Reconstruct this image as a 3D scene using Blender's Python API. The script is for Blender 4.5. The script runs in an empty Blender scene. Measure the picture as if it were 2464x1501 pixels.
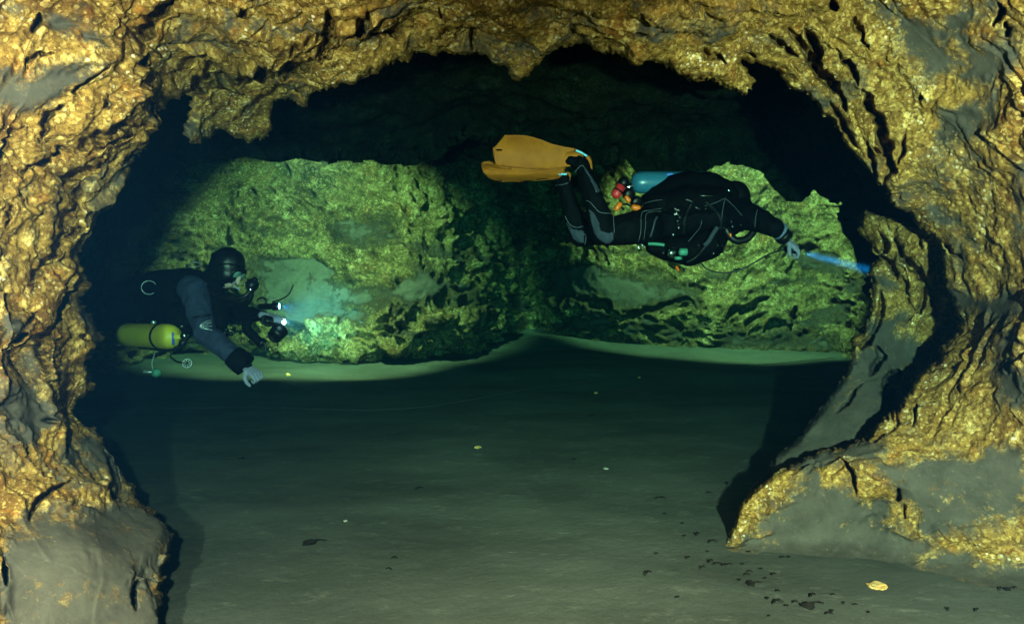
import bpy, bmesh, math, random
import numpy as np
from mathutils import Vector, Matrix

scene = bpy.context.scene
C = scene.collection
random.seed(5)
K = 0.7265 / 1232.0        # tangent of view angle per trace unit (trace frame 2464 x 1501)

def P(sx, sy, d):
    """world point seen at trace position (sx, sy) at distance d along the view axis"""
    return Vector(((sx - 1232) * K * d, d, -(sy - 750.5) * K * d))

# ------------------------------------------------------------------ camera
cam_d = bpy.data.cameras.new('camera')
cam = bpy.data.objects.new('camera', cam_d); C.objects.link(cam)
cam_d.sensor_width = 36; cam_d.lens = 18 / 0.7265
cam_d.clip_start = 0.05; cam_d.clip_end = 200
cam.location = (0, 0, 0); cam.rotation_euler = (math.radians(90), 0, 0)
scene.camera = cam

# ------------------------------------------------------------------ world (no daylight reaches the cave)
world = bpy.data.worlds.new('World'); scene.world = world
world.use_nodes = True
bg = world.node_tree.nodes['Background']
bg.inputs['Color'].default_value = (0.02, 0.10, 0.25, 1)
bg.inputs['Strength'].default_value = 0.01

# ------------------------------------------------------------------ lights: photographer's strobes, divers' strobes, torches
def spot(name, loc, target, watts, color, angle, blend=0.3, size=0.03, sx=1.0):
    l = bpy.data.lights.new(name, 'SPOT'); l.energy = watts; l.color = color
    l.spot_size = math.radians(angle); l.spot_blend = blend; l.shadow_soft_size = size
    o = bpy.data.objects.new(name, l); C.objects.link(o)
    o.location = loc
    o.rotation_euler = (Vector(target) - Vector(loc)).to_track_quat('-Z', 'Y').to_euler()
    o.scale = (sx, 1, 1)       # oval cone, added to shape the pool of light
    return o
WARM = (1.0, 0.55, 0.375)
spot('strobe_left', (-0.33, 0.12, 0.14), (-1.45, 2.5, -0.50), 1450, WARM, 108, 0.85, 0.03)
spot('strobe_left', (-0.78, 0.12, 0.05), (-1.75, 2.5, -0.40), 1050, WARM, 108, 0.85, 0.03)
spot('strobe_right', (0.85, 0.12, 0.05), (1.95, 2.9, -0.55), 3100, WARM, 108, 0.85, 0.03)
WALL = (1.0, 0.435, 0.18)
spot('wall_strobe_left', (-1.9, 6.7, 1.85), (-2.04, 6.7 + 0.819, 1.85 - 0.60), 4200, WALL, 97, 0.32, 0.03, 0.83)
spot('wall_strobe_right', (2.6, 7.4, 2.05), (2.72, 7.4 + 0.883, 2.05 - 0.52), 4300, WALL, 92, 0.28, 0.03, 1.0)

# ------------------------------------------------------------------ exposure
vs = scene.view_settings
vs.view_transform = 'Standard'; vs.look = 'None'; vs.gamma = 1; vs.exposure = 0
scene.render.engine = 'CYCLES'
cy = scene.cycles
cy.max_bounces = 4; cy.diffuse_bounces = 2; cy.glossy_bounces = 2; cy.volume_bounces = 0
cy.transmission_bounces = 3; cy.transparent_max_bounces = 6
cy.use_denoising = True
cy.caustics_reflective = False; cy.caustics_refractive = False

# ================================================================== helpers
def tag(o, label=None, cat=None, group=None, kind=None):
    if label: o['label'] = label
    if cat: o['category'] = cat
    if group: o['group'] = group
    if kind: o['kind'] = kind
    return o

def empty(name, loc, label, cat, group=None):
    o = bpy.data.objects.new(name, None); C.objects.link(o)
    o.location = loc; o.empty_display_size = 0.05
    return tag(o, label, cat, group)

def new_mat(name, color, rough=0.6, metal=0.0, noise=None, bump=0.0, bscale=60, emit=None, spec=0.5):
    m = bpy.data.materials.new(name); m.use_nodes = True
    nt = m.node_tree; b = nt.nodes['Principled BSDF']
    b.inputs['Base Color'].default_value = (*color, 1)
    b.inputs['Roughness'].default_value = rough; b.inputs['Metallic'].default_value = metal
    b.inputs['Specular IOR Level'].default_value = spec
    tc = nt.nodes.new('ShaderNodeTexCoord')
    if noise:
        n = nt.nodes.new('ShaderNodeTexNoise'); n.inputs['Scale'].default_value = noise[1]
        n.inputs['Detail'].default_value = 6
        mx = nt.nodes.new('ShaderNodeMix'); mx.data_type = 'RGBA'
        mx.inputs['A'].default_value = (*color, 1); mx.inputs['B'].default_value = (*noise[0], 1)
        r = nt.nodes.new('ShaderNodeMapRange'); r.inputs['From Min'].default_value = 0.4; r.inputs['From Max'].default_value = 0.65
        nt.links.new(tc.outputs['Object'], n.inputs['Vector'])
        nt.links.new(n.outputs['Fac'], r.inputs['Value'])
        nt.links.new(r.outputs['Result'], mx.inputs['Factor'])
        nt.links.new(mx.outputs['Result'], b.inputs['Base Color'])
    if bump:
        n = nt.nodes.new('ShaderNodeTexNoise'); n.inputs['Scale'].default_value = bscale
        n.inputs['Detail'].default_value = 4
        bp = nt.nodes.new('ShaderNodeBump'); bp.inputs['Strength'].default_value = bump; bp.inputs['Distance'].default_value = 0.01
        nt.links.new(tc.outputs['Object'], n.inputs['Vector'])
        nt.links.new(n.outputs['Fac'], bp.inputs['Height']); nt.links.new(bp.outputs['Normal'], b.inputs['Normal'])
    if emit:
        b.inputs['Emission Color'].default_value = (*emit[0], 1); b.inputs['Emission Strength'].default_value = emit[1]
    return m

# ---- vectorised noise
_rng = np.random.RandomState(11)
_perm = _rng.permutation(256); _perm = np.concatenate([_perm, _perm, _perm])
_g = _rng.normal(size=(256, 3)); _g /= np.linalg.norm(_g, axis=1)[:, None]
def perlin(p):
    i = np.floor(p).astype(np.int64); f = p - i
    u = f * f * f * (f * (f * 6 - 15) + 10); i &= 255
    out = 0
    for dx in (0, 1):
        wx = u[:, 0] if dx else 1 - u[:, 0]
        for dy in (0, 1):
            wy = u[:, 1] if dy else 1 - u[:, 1]
            for dz in (0, 1):
                wz = u[:, 2] if dz else 1 - u[:, 2]
                h = _perm[_perm[_perm[(i[:, 0] + dx) & 255] + ((i[:, 1] + dy) & 255)] + ((i[:, 2] + dz) & 255)]
                g = _g[h]
                out = out + wx * wy * wz * (g[:, 0] * (f[:, 0] - dx) + g[:, 1] * (f[:, 1] - dy) + g[:, 2] * (f[:, 2] - dz))
    return out * 1.5
def fbm(p, o=4, gain=0.5):
    a, s, r = 1.0, 1.0, 0
    for k in range(o):
        r = r + a * perlin(p * s + 17.3 * k); a *= gain; s *= 2.03
    return r
def worley(p):
    i = np.floor(p).astype(np.int64); best = np.full(len(p), 9.0); sec = np.full(len(p), 9.0)
    for dx in (-1, 0, 1):
        for dy in (-1, 0, 1):
            for dz in (-1, 0, 1):
                c = i + (dx, dy, dz)
                h = _perm[_perm[_perm[c[:, 0] & 255] + (c[:, 1] & 255)] + (c[:, 2] & 255)]
                q = c + 0.5 + 0.45 * _g[h]
                d = ((q - p) ** 2).sum(1)
                sec = np.minimum(sec, np.maximum(best, d)); best = np.minimum(best, d)
    return np.sqrt(best), np.sqrt(sec)
def sstep(a, b, x):
    t = np.clip((x - a) / (b - a), 0, 1); return t * t * (3 - 2 * t)

# ---- traced lines.  zoom frames used when tracing: name -> (scale, x0, y0)
ZF = {'S': (1, 0, 0), '1': (.3704, 0, 0), '2': (.3706, 0, 486.6), '3': (.3704, 1946.2, 486.6), '4': (.2821, 556, 0),
      '5': (.4167, 1668.2, 69.5), '6': (.352, 1668.2, 973.1), '7': (.6297, 0, 556), '8': (.3705, 1668, 0),
      '9': (.4231, 1112, 556), 'a': (.2315, 1112, 278), 'b': (.2315, 1390, 347.5), 'c': (.2779, 243.3, 556),
      'd': (.4631, 347.5, 278), 'e': (.5078, 417, 834)}
def T(f, pts):
    s, x0, y0 = ZF[f]; return [(x * s + x0, y * s + y0) for x, y in pts]
def Z(f, x, y, d):
    s, x0, y0 = ZF[f]; return P(x * s + x0, y * s + y0, d)

def seg_dist(px, py, pts, closed=False):
    pts = list(pts); best = np.full(px.shape, 1e9)
    n = len(pts) if closed else len(pts) - 1
    for k in range(n):
        ax, ay = pts[k]; bx, by = pts[(k + 1) % len(pts)]
        vx, vy = bx - ax, by - ay; L = vx * vx + vy * vy + 1e-9
        t = np.clip(((px - ax) * vx + (py - ay) * vy) / L, 0, 1)
        best = np.minimum(best, (px - ax - t * vx) ** 2 + (py - ay - t * vy) ** 2)
    return np.sqrt(best)
def inside(px, py, pts):
    r = np.zeros(px.shape, bool); n = len(pts)
    for k in range(n):
        ax, ay = pts[k]; bx, by = pts[(k + 1) % n]
        if ay == by: continue
        r ^= ((ay > py) != (by > py)) & (px < (bx - ax) * (py - ay) / (by - ay) + ax)
    return r
def sdf(px, py, pts):
    d = seg_dist(px, py, pts, True); return np.where(inside(px, py, pts), -d, d)
def polys_field(px, py, polys, soft):
    out = np.zeros(px.shape)
    for q in polys:
        xs = [a for a, _ in q]; ys = [b for _, b in q]
        m = (px > min(xs) - 3 * soft) & (px < max(xs) + 3 * soft) & (py > min(ys) - 3 * soft) & (py < max(ys) + 3 * soft)
        if not m.any(): continue
        out[m] = np.maximum(out[m], np.clip(0.5 - sdf(px[m], py[m], q) / (2 * soft), 0, 1))
    return out
def cracks_field(px, py, cracks, wx=0):
    """depth of the carved cracks in metres"""
    out = np.zeros(px.shape)
    for f, w, pts in cracks:
        s = ZF[f][0]; q = T(f, pts); w = w * s * 0.5; R = w * 3 + 6
        xs = [a for a, _ in q]; ys = [b for _, b in q]
        m = (px > min(xs) - R) & (px < max(xs) + R) & (py > min(ys) - R) & (py < max(ys) + R)
        if not m.any(): continue
        # distance to the crack and position along it: cracks thin out towards both ends
        X, Y = px[m], py[m]; best = np.full(X.shape, 1e18); tt = np.zeros(X.shape)
        ln = [math.hypot(q[i + 1][0] - q[i][0], q[i + 1][1] - q[i][1]) for i in range(len(q) - 1)]; tot = sum(ln); acc = 0
        for i in range(len(q) - 1):
            ax, ay = q[i]; ux, uy = q[i + 1][0] - ax, q[i + 1][1] - ay
            t = np.clip(((X - ax) * ux + (Y - ay) * uy) / (ln[i] ** 2 + 1e-9), 0, 1)
            dd = (X - ax - t * ux) ** 2 + (Y - ay - t * uy) ** 2
            g = dd < best; best = np.where(g, dd, best); tt = np.where(g, (acc + t * ln[i]) / tot, tt); acc += ln[i]
        q3 = np.stack([X, Y, X * 0], 1)
        wf = (0.12 + 0.95 * np.sin(np.pi * tt) ** 0.55) * (1 + 0.55 * fbm(q3 / 22 + w, 2))
        d = np.sqrt(best) / np.maximum(wf, 0.1)
        dep = 0.045 + w * 0.019
        out[m] = np.maximum(out[m], dep * np.clip(wf, 0, 1.2) * (1 - sstep(w * 0.75, w * 1.5 + 2, d)))
    return out
def idw(px, py, ctrl, p=0):
    """smooth (thin plate) surface through control points (x, y, value)"""
    c = np.array(ctrl, float); X = c[:, :2] / 500.0; n = len(c)
    def U(r2): return 0.5 * r2 * np.log(r2 + 1e-9)
    A = U(((X[:, None] - X[None]) ** 2).sum(-1)) + np.eye(n) * 0.01
    Pm = np.concatenate([np.ones((n, 1)), X], 1)
    M = np.block([[A, Pm], [Pm.T, np.zeros((3, 3))]])
    w = np.linalg.solve(M, np.concatenate([c[:, 2], np.zeros(3)]))
    out = w[n] + w[n + 1] * px / 500.0 + w[n + 2] * py / 500.0
    for k in range(n):
        out = out + w[k] * U((px / 500.0 - X[k, 0]) ** 2 + (py / 500.0 - X[k, 1]) ** 2)
    return out

def make_mesh(name, verts, faces, mats, smooth=True, attrs=None, parent=None):
    me = bpy.data.meshes.new(name)
    verts = np.asarray(verts, dtype=np.float32); faces = np.asarray(faces, dtype=np.int32)
    me.vertices.add(len(verts)); me.vertices.foreach_set('co', verts.ravel())
    me.loops.add(faces.size); me.loops.foreach_set('vertex_index', faces.ravel())
    me.polygons.add(len(faces))
    me.polygons.foreach_set('loop_start', np.arange(0, faces.size, faces.shape[1], dtype=np.int32))
    me.polygons.foreach_set('use_smooth', np.full(len(faces), smooth))
    me.update(calc_edges=True)
    for k, v in (attrs or {}).items():
        a = me.attributes.new(k, 'FLOAT', 'POINT'); a.data.foreach_set('value', np.asarray(v, dtype=np.float32))
    o = bpy.data.objects.new(name, me); C.objects.link(o)
    for m in (mats if isinstance(mats, (list, tuple)) else [mats]): me.materials.append(m)
    if parent: o.parent = parent
    return o

def relief(name, mat, x0, x1, y0, y1, step, depth, keep, disp, silt, cracks, back=0.8, out=0.15, lip=14, jag=4, lipd=0.10, ext=0):
    """rock surface: depth(px,py) gives its distance, keep(px,py) > 0 where there is rock, disp its relief in metres"""
    nx = int((x1 - x0) / step) + 1; ny = int((y1 - y0) / step) + 1
    gxs = np.linspace(x0, x1, nx); gys = np.linspace(y0, y1, ny)
    if ext:      # the wall runs on beyond the picture, meshed more coarsely
        e = np.arange(1, int(ext / 12) + 1) * 12.0
        gxs = np.concatenate([x0 - e[::-1], gxs, x1 + e]); gys = np.concatenate([y0 - e[::-1], gys, y1 + e[:6]])
        nx = len(gxs); ny = len(gys); x0, x1, y0, y1 = gxs[0], gxs[-1], gys[0], gys[-1]
    gx, gy = np.meshgrid(gxs, gys)
    px = gx.ravel(); py = gy.ravel()
    q = np.stack([px, py, np.zeros_like(px)], 1)
    s0 = keep(px, py)
    jit = jag * (fbm(q / 23 + 3.1, 3) ) + jag * 0.9 * fbm(q / 8, 2)
    s = s0 + jit
    # snap vertices next to the outline onto it
    g2 = s.reshape(ny, nx); gyy, gxx = np.gradient(g2, step)
    gl = np.sqrt(gxx ** 2 + gyy ** 2).ravel() + 1e-6
    near = np.abs(s) < step * 0.75
    mv = np.where(near, -s / gl, 0); mv = np.clip(mv, -step, step)
    px = px + mv * gxx.ravel() / gl; py = py + mv * gyy.ravel() / gl
    s = np.where(near, 0.0, s)
    D = depth(px, py)
    sm = silt(px, py) if silt else np.zeros_like(px)
    q = np.stack([px, py, D * 0], 1)
    wxp = px + 5 * fbm(q / 30 + 9, 2); wyp = py + 5 * fbm(q / 30 + 41, 2)
    cr = cracks_field(wxp, wyp, cracks)
    vx = (px - 1232) * K; vz = -(py - 750.5) * K
    pos = np.stack([vx * D, D, vz * D], 1)
    G = pos.reshape(ny, nx, 3)
    n = np.cross(np.gradient(G, axis=1), np.gradient(G, axis=0)).reshape(-1, 3)
    n /= np.linalg.norm(n, axis=1)[:, None] + 1e-9
    n *= np.where((n * pos).sum(1) > 0, -1, 1)[:, None]
    h, sadd = disp(pos, px, py, sm)
    sm = np.clip(sm + sadd, 0, 1)
    view = pos / D[:, None]
    lipc = lipd * (1 - np.clip(s / lip, 0, 1)) ** 2
    pos = pos + n * h[:, None] + view * (cr + lipc)[:, None]
    ok = (s >= -1e-6)
    idx = np.arange(nx * ny).reshape(ny, nx)
    quads = np.stack([idx[:-1, :-1], idx[1:, :-1], idx[1:, 1:], idx[:-1, 1:]], -1).reshape(-1, 4)
    fk = ok[quads].all(1)
    quads = quads[fk]
    # boundary edges of the kept part -> skirt running back behind the lip
    e = np.concatenate([quads[:, [0, 1]], quads[:, [1, 2]], quads[:, [2, 3]], quads[:, [3, 0]]])
    key = np.sort(e, 1); code = key[:, 0].astype(np.int64) * (nx * ny) + key[:, 1]
    u, inv, cnt = np.unique(code, return_inverse=True, return_counts=True)
    be = e[cnt[inv] == 1]
    bx = gx.ravel()[be]; by = gy.ravel()[be]
    inner = ~(((bx <= x0 + .1) | (bx >= x1 - .1) | (by <= y0 + .1) | (by >= y1 - .1)).all(1))
    be = be[inner]
    bv = np.unique(be); N = nx * ny
    outdir = np.stack([gxx.ravel()[bv] / gl[bv], np.zeros(len(bv)), -gyy.ravel()[bv] / gl[bv]], 1)
    rings = [pos]; sil = [sm]; nr = 4; base = N
    prev = {v: v for v in bv}; F = [quads]
    mp = np.zeros(N, np.int64)
    for r in range(1, nr + 1):
        t = r / nr
        vdir = view[bv]
        pr = pos[bv] + vdir * back * t + outdir * out * (t ** 1.5) * (1 + 0.0) 
        pr = pr + 0.03 * np.stack([perlin(pr * 5), perlin(pr * 5 + 7), perlin(pr * 5 + 13)], 1) * (t > 0.3)
        cur = base + np.arange(len(bv)); rings.append(pr); sil.append(sm[bv])
        prevmap = mp.copy(); mp[bv] = cur
        a = be[:, 0]; b = be[:, 1]
        if r == 1: F.append(np.stack([b, a, mp[a], mp[b]], 1))
        else: F.append(np.stack([prevmap[b], prevmap[a], mp[a], mp[b]], 1))
        base += len(bv)
    V = np.concatenate(rings); S_ = np.concatenate(sil); Fa = np.concatenate(F)
    used = np.unique(Fa); rem = np.zeros(len(V), np.int64); rem[used] = np.arange(len(used))
    return make_mesh(name, V[used], rem[Fa], mat, True, {'silt': S_[used]})

# ================================================================== rock and silt materials
def rock_material(name, dark, mid, light, speck, silt_a, silt_b, scale=1.0, bump=0.6, sp_amt=0.5, ragged=3.6):
    m = bpy.data.materials.new(name); m.use_nodes = True
    nt = m.node_tree; N = nt.nodes; L = nt.links; b = N['Principled BSDF']
    b.inputs['Roughness'].default_value = 0.85; b.inputs['Specular IOR Level'].default_value = 0.0
    tc = N.new('ShaderNodeTexCoord')
    def noise(sc, det=6, rough=0.6, dist=0.0):
        n = N.new('ShaderNodeTexNoise'); n.inputs['Scale'].default_value = sc * scale
        n.inputs['Detail'].default_value = det; n.inputs['Roughness'].default_value = rough
        n.inputs['Distortion'].default_value = dist
        L.new(tc.outputs['Object'], n.inputs['Vector']); return n.outputs['Fac']
    def mr(v, a, b_, c=0.0, d=1.0):
        r = N.new('ShaderNodeMapRange'); L.new(v, r.inputs['Value'])
        for k, x in zip(('From Min', 'From Max', 'To Min', 'To Max'), (a, b_, c, d)): r.inputs[k].default_value = x
        return r.outputs['Result']
    def mix(f, A, B):
        x = N.new('ShaderNodeMix'); x.data_type = 'RGBA'; L.new(f, x.inputs['Factor'])
        for k, v in (('A', A), ('B', B)):
            if isinstance(v, tuple): x.inputs[k].default_value = (*v, 1)
            else: L.new(v, x.inputs[k])
        return x.outputs['Result']
    def math_(op, a, b_):
        x = N.new('ShaderNodeMath'); x.operation = op
        for k, v in ((0, a), (1, b_)):
            if isinstance(v, (int, float)): x.inputs[k].default_value = v
            else: L.new(v, x.inputs[k])
        return x.outputs[0]
    big = noise(3.5, 6, 0.6); pat = noise(10, 12, 0.78); fine = noise(46, 8, 0.80)
    vo = N.new('ShaderNodeTexVoronoi'); vo.inputs['Scale'].default_value = 40 * scale
    vo.inputs['Randomness'].default_value = 1.0
    L.new(tc.outputs['Object'], vo.inputs['Vector'])
    vo2 = N.new('ShaderNodeTexVoronoi'); vo2.inputs['Scale'].default_value = 95 * scale
    L.new(tc.outputs['Object'], vo2.inputs['Vector'])
    c = mix(mr(big, 0.36, 0.60), dark, mid)
    c = mix(mr(pat, 0.46, 0.54), c, mid)
    c = mix(mr(pat, 0.545, 0.61, 0, 0.85), c, light)
    c = mix(mr(noise(16, 10, 0.8), 0.475, 0.41, 0, 0.85), c, dark)
    red = noise(8, 8, 0.75)
    c = mix(mr(red, 0.54, 0.62, 0, 0.7), c, tuple(x * y for x, y in zip(mid, (0.9, 0.55, 0.4))))
    c = mix(mr(fine, 0.50, 0.40, 0, 0.85), c, dark)
    c = mix(mr(fine, 0.56, 0.64, 0, 0.6), c, light)
    sep = N.new('ShaderNodeSeparateColor'); L.new(vo2.outputs['Color'], sep.inputs['Color'])
    c = mix(mr(sep.outputs[0], 0.62, 0.9, 0, 0.45), c, dark)
    c = mix(mr(sep.outputs[1], 0.82, 0.95, 0, 0.4), c, light)
    sp = mr(vo.outputs['Distance'], 0.30, 0.18); gate = mr(noise(5, 4), 0.53, 0.60)
    c = mix(math_('MULTIPLY', math_('MULTIPLY', sp, gate), sp_amt), c, speck)
    # silt lying on the rock
    at = N.new('ShaderNodeAttribute'); at.attribute_name = 'silt'
    edge = math_('ADD', at.outputs['Fac'], math_('MULTIPLY', math_('SUBTRACT', noise(9, 10, 0.80), 0.5), ragged))
    sf = mr(edge, 0.22, 0.80)
    sc_ = mix(mr(noise(6, 10, 0.75), 0.35, 0.65), silt_a, silt_b)
    sc_ = mix(mr(noise(60, 3, 0.6), 0.64, 0.74, 0, 0.5), sc_, tuple(v * 1.9 for v in silt_b))
    c = mix(sf, c, sc_)
    L.new(c, b.inputs['Base Color'])
    hgt = math_('ADD', math_('MULTIPLY', pat, 1.2), math_('MULTIPLY', fine, 0.55))
    hgt = math_('ADD', hgt, math_('MULTIPLY', vo2.outputs['Distance'], 0.10))
    hgt = math_('MULTIPLY', hgt, math_('SUBTRACT', 1.0, math_('MULTIPLY', sf, 0.93)))
    hgt = math_('ADD', hgt, math_('MULTIPLY', noise(75, 4, 0.7), 0.10))
    bp = N.new('ShaderNodeBump'); bp.inputs['Strength'].default_value = bump; bp.inputs['Distance'].default_value = 0.03 / scale
    L.new(hgt, bp.inputs['Height']); L.new(bp.outputs['Normal'], b.inputs['Normal'])
    return m

SILT_A = (0.036, 0.034, 0.028); SILT_B = (0.070, 0.065, 0.052)
M_front = rock_material('ochre_limestone', (0.075, 0.036, 0.010), (0.245, 0.145, 0.033), (0.60, 0.43, 0.15), (0.88, 0.80, 0.60), SILT_A, SILT_B, bump=0.26)
M_wall = rock_material('far_limestone', (0.05, 0.036, 0.014), (0.19, 0.145, 0.060), (0.42, 0.34, 0.18), (0.6, 0.55, 0.38), SILT_A, SILT_B, 0.5, 1.0, 0.3, 2.2)
M_ceil = rock_material('shaded_limestone', (0.010, 0.012, 0.007), (0.024, 0.026, 0.014), (0.05, 0.05, 0.028), (0.1, 0.1, 0.07), (.015, .016, .015), (.02, .022, .018), 0.8, 0.9, 0.3)  # limestone colours darkened to paint in the shade on the ceiling

# ================================================================== floor
def floor_z(x, y):
    return -1.05 + 0.07 * (y - 2.2) + 0.02 * np.maximum(0, y - 6.5) ** 2
def floor_depth(py):
    k = (py - 750.5) * K
    return 1.204 / (k + 0.07)
def F(sx, sy, lift=0.0):
    """point of the floor seen at trace position"""
    d = float(1.204 / ((sy - 750.5) * K + 0.07))
    for _ in range(20):
        z = floor_z(0, d); zz = -(sy - 750.5) * K * d
        d -= (zz - z) / (-(sy - 750.5) * K - 0.07 - 0.04 * max(0, d - 6.5))
    v = P(sx, sy, d); v.z = float(floor_h(np.array([[v.x, v.y, 0]]))[0]) + lift
    return v
def floor_h(p):
    q = p.copy(); q[:, 2] = 0
    q2 = q * np.array([1, 1.6, 1])
    return floor_z(p[:, 0], p[:, 1]) + (0.014 + 0.036 * sstep(6.0, 8.0, p[:, 1])) * fbm(q2 * 0.6 + 5, 2) + 0.003 * fbm(q * 4, 3) \
        + 0.0014 * fbm(q * 28, 3)

def build_floor():
    xs = np.linspace(-5.2, 5.4, 620)
    ys = 1.0 * (11.5 / 1.0) ** np.linspace(0, 1, 620)
    gx, gy = np.meshgrid(xs, ys)
    # narrower spacing close to the camera
    gx = gx * (0.36 + 0.64 * np.clip((gy - 1) / 5, 0, 1))
    p = np.stack([gx.ravel(), gy.ravel(), np.zeros(gx.size)], 1)
    p[:, 2] = floor_h(p)
    idx = np.arange(gx.size).reshape(gx.shape)
    f = np.stack([idx[:-1, :-1], idx[:-1, 1:], idx[1:, 1:], idx[1:, :-1]], -1).reshape(-1, 4)
    m = bpy.data.materials.new('silt'); m.use_nodes = True
    nt = m.node_tree; N = nt.nodes; L = nt.links; b = N['Principled BSDF']
    b.inputs['Roughness'].default_value = 0.95; b.inputs['Specular IOR Level'].default_value = 0.1
    tc = N.new('ShaderNodeTexCoord')
    mp = N.new('ShaderNodeMapping'); mp.inputs['Scale'].default_value = (1, 2.2, 1); mp.inputs['Rotation'].default_value = (0, 0, 0.25)
    L.new(tc.outputs['Object'], mp.inputs['Vector'])
    def noise(sc, det=6, v=None, r=.6):
        n = N.new('ShaderNodeTexNoise'); n.inputs['Scale'].default_value = sc; n.inputs['Detail'].default_value = det
        n.inputs['Roughness'].default_value = r
        L.new(v or mp.outputs['Vector'], n.inputs['Vector']); return n.outputs['Fac']
    def mr(v, a, c):
        r = N.new('ShaderNodeMapRange'); L.new(v, r.inputs['Value']); r.inputs['From Min'].default_value = a; r.inputs['From Max'].default_value = c
        return r.outputs['Result']
    def mix(f_, A, B):
        x = N.new('ShaderNodeMix'); x.data_type = 'RGBA'; L.new(f_, x.inputs['Factor'])
        for k, v in (('A', A), ('B', B)):
            if isinstance(v, tuple): x.inputs[k].default_value = (*v, 1)
            else: L.new(v, x.inputs[k])
        return x.outputs['Result']
    c = mix(mr(noise(1.2, 8), 0.35, 0.65), (0.034, 0.038, 0.031), (0.058, 0.063, 0.052))
    c = mix(mr(noise(7, 10, r=.78), 0.56, 0.72), c, (0.105, 0.108, 0.086))
    c = mix(mr(noise(46, 5, tc.outputs['Object']), 0.66, 0.72), c, (0.055, 0.045, 0.035))
    c = mix(mr(noise(120, 2, tc.outputs['Object']), 0.68, 0.80), c, (0.14, 0.13, 0.10))
    L.new(c, b.inputs['Base Color'])
    bp = N.new('ShaderNodeBump'); bp.inputs['Strength'].default_value = 0.35; bp.inputs['Distance'].default_value = 0.01
    L.new(noise(60, 5, tc.outputs['Object']), bp.inputs['Height']); L.new(bp.outputs['Normal'], b.inputs['Normal'])
    o = make_mesh('cave_floor', p, f, m)
    tag(o, kind='structure')
build_floor()

# ================================================================== traced outlines
OPEN = T('S', [(400,1560),(400,1501),(388,1470),(410,1440),(402,1400),(418,1370),(408,1340),(428,1320),(424,1290),(430,1260),(418,1245),(395,1232),
  (370,1210),(345,1195),(325,1180),(328,1165),(305,1145),(290,1120),(275,1090),(265,1060),(250,1045),(240,1030)]) \
 + T('2', [(580,1430),(520,1290),(600,1220),(575,1130),(550,1050),(560,980),(625,900),(625,840),(585,760),(530,640),(555,530),(555,470),(560,400),
  (570,320),(640,240),(665,190),(680,110)]) \
 + T('1', [(700,1400),(760,1350),(800,1270),(835,1180),(870,1080),(940,1010),(975,960),(990,880),(1020,800),(1100,740),(1160,650),(1270,640),
  (1240,730),(1180,850),(1190,915),(1230,925),(1340,895),(1400,850),(1470,850),(1530,890)]) \
 + [(600,346),(640,330),(658,308)] \
 + T('4', [(330,1030),(400,900),(440,890),(650,880),(680,790),(720,770),(870,740),(1000,700),(1100,640),(1240,600),(1280,560),(1360,540),(1500,525),
  (1560,490),(1720,490),(1820,460),(1980,450),(2100,420),(2160,450),(2220,510),(2330,590),(2420,680)]) \
 + [(1248,195),(1275,181),(1282,167),(1312,141),(1330,130),(1341,118),(1367,115),(1415,118),(1478,124),(1538,130),(1593,144),(1623,163)] \
 + T('5', [(0,290),(80,310),(170,345),(210,365),(300,390),(340,385),(385,350),(380,310),(340,260),(290,225),(320,215),(420,230),(470,225),(510,280),
  (560,350),(650,380),(710,440),(740,500),(800,530),(830,580),(860,640),(900,710),(950,770),(1010,810),(1050,860),(1110,880),(1130,920),(1150,990),
  (1200,1040),(1240,1070),(1260,1130),(1280,1180)]) \
 + T('3', [(800,270),(840,340),(850,420),(880,480),(870,560),(920,610),(945,680),(950,760),(920,830),(860,880),(830,905),(820,950),(845,1010),
  (800,1050),(740,1100),(700,1160),(670,1220),(620,1290),(605,1340),(540,1370),(480,1390),(400,1450)]) \
 + T('6', [(1150,190),(920,290),(740,390),(640,440),(560,480),(430,570),(390,610),(330,670),(310,720),(295,820),(200,935)]) \
 + [(1715,1325),(1620,1400),(1560,1560)]

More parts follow.
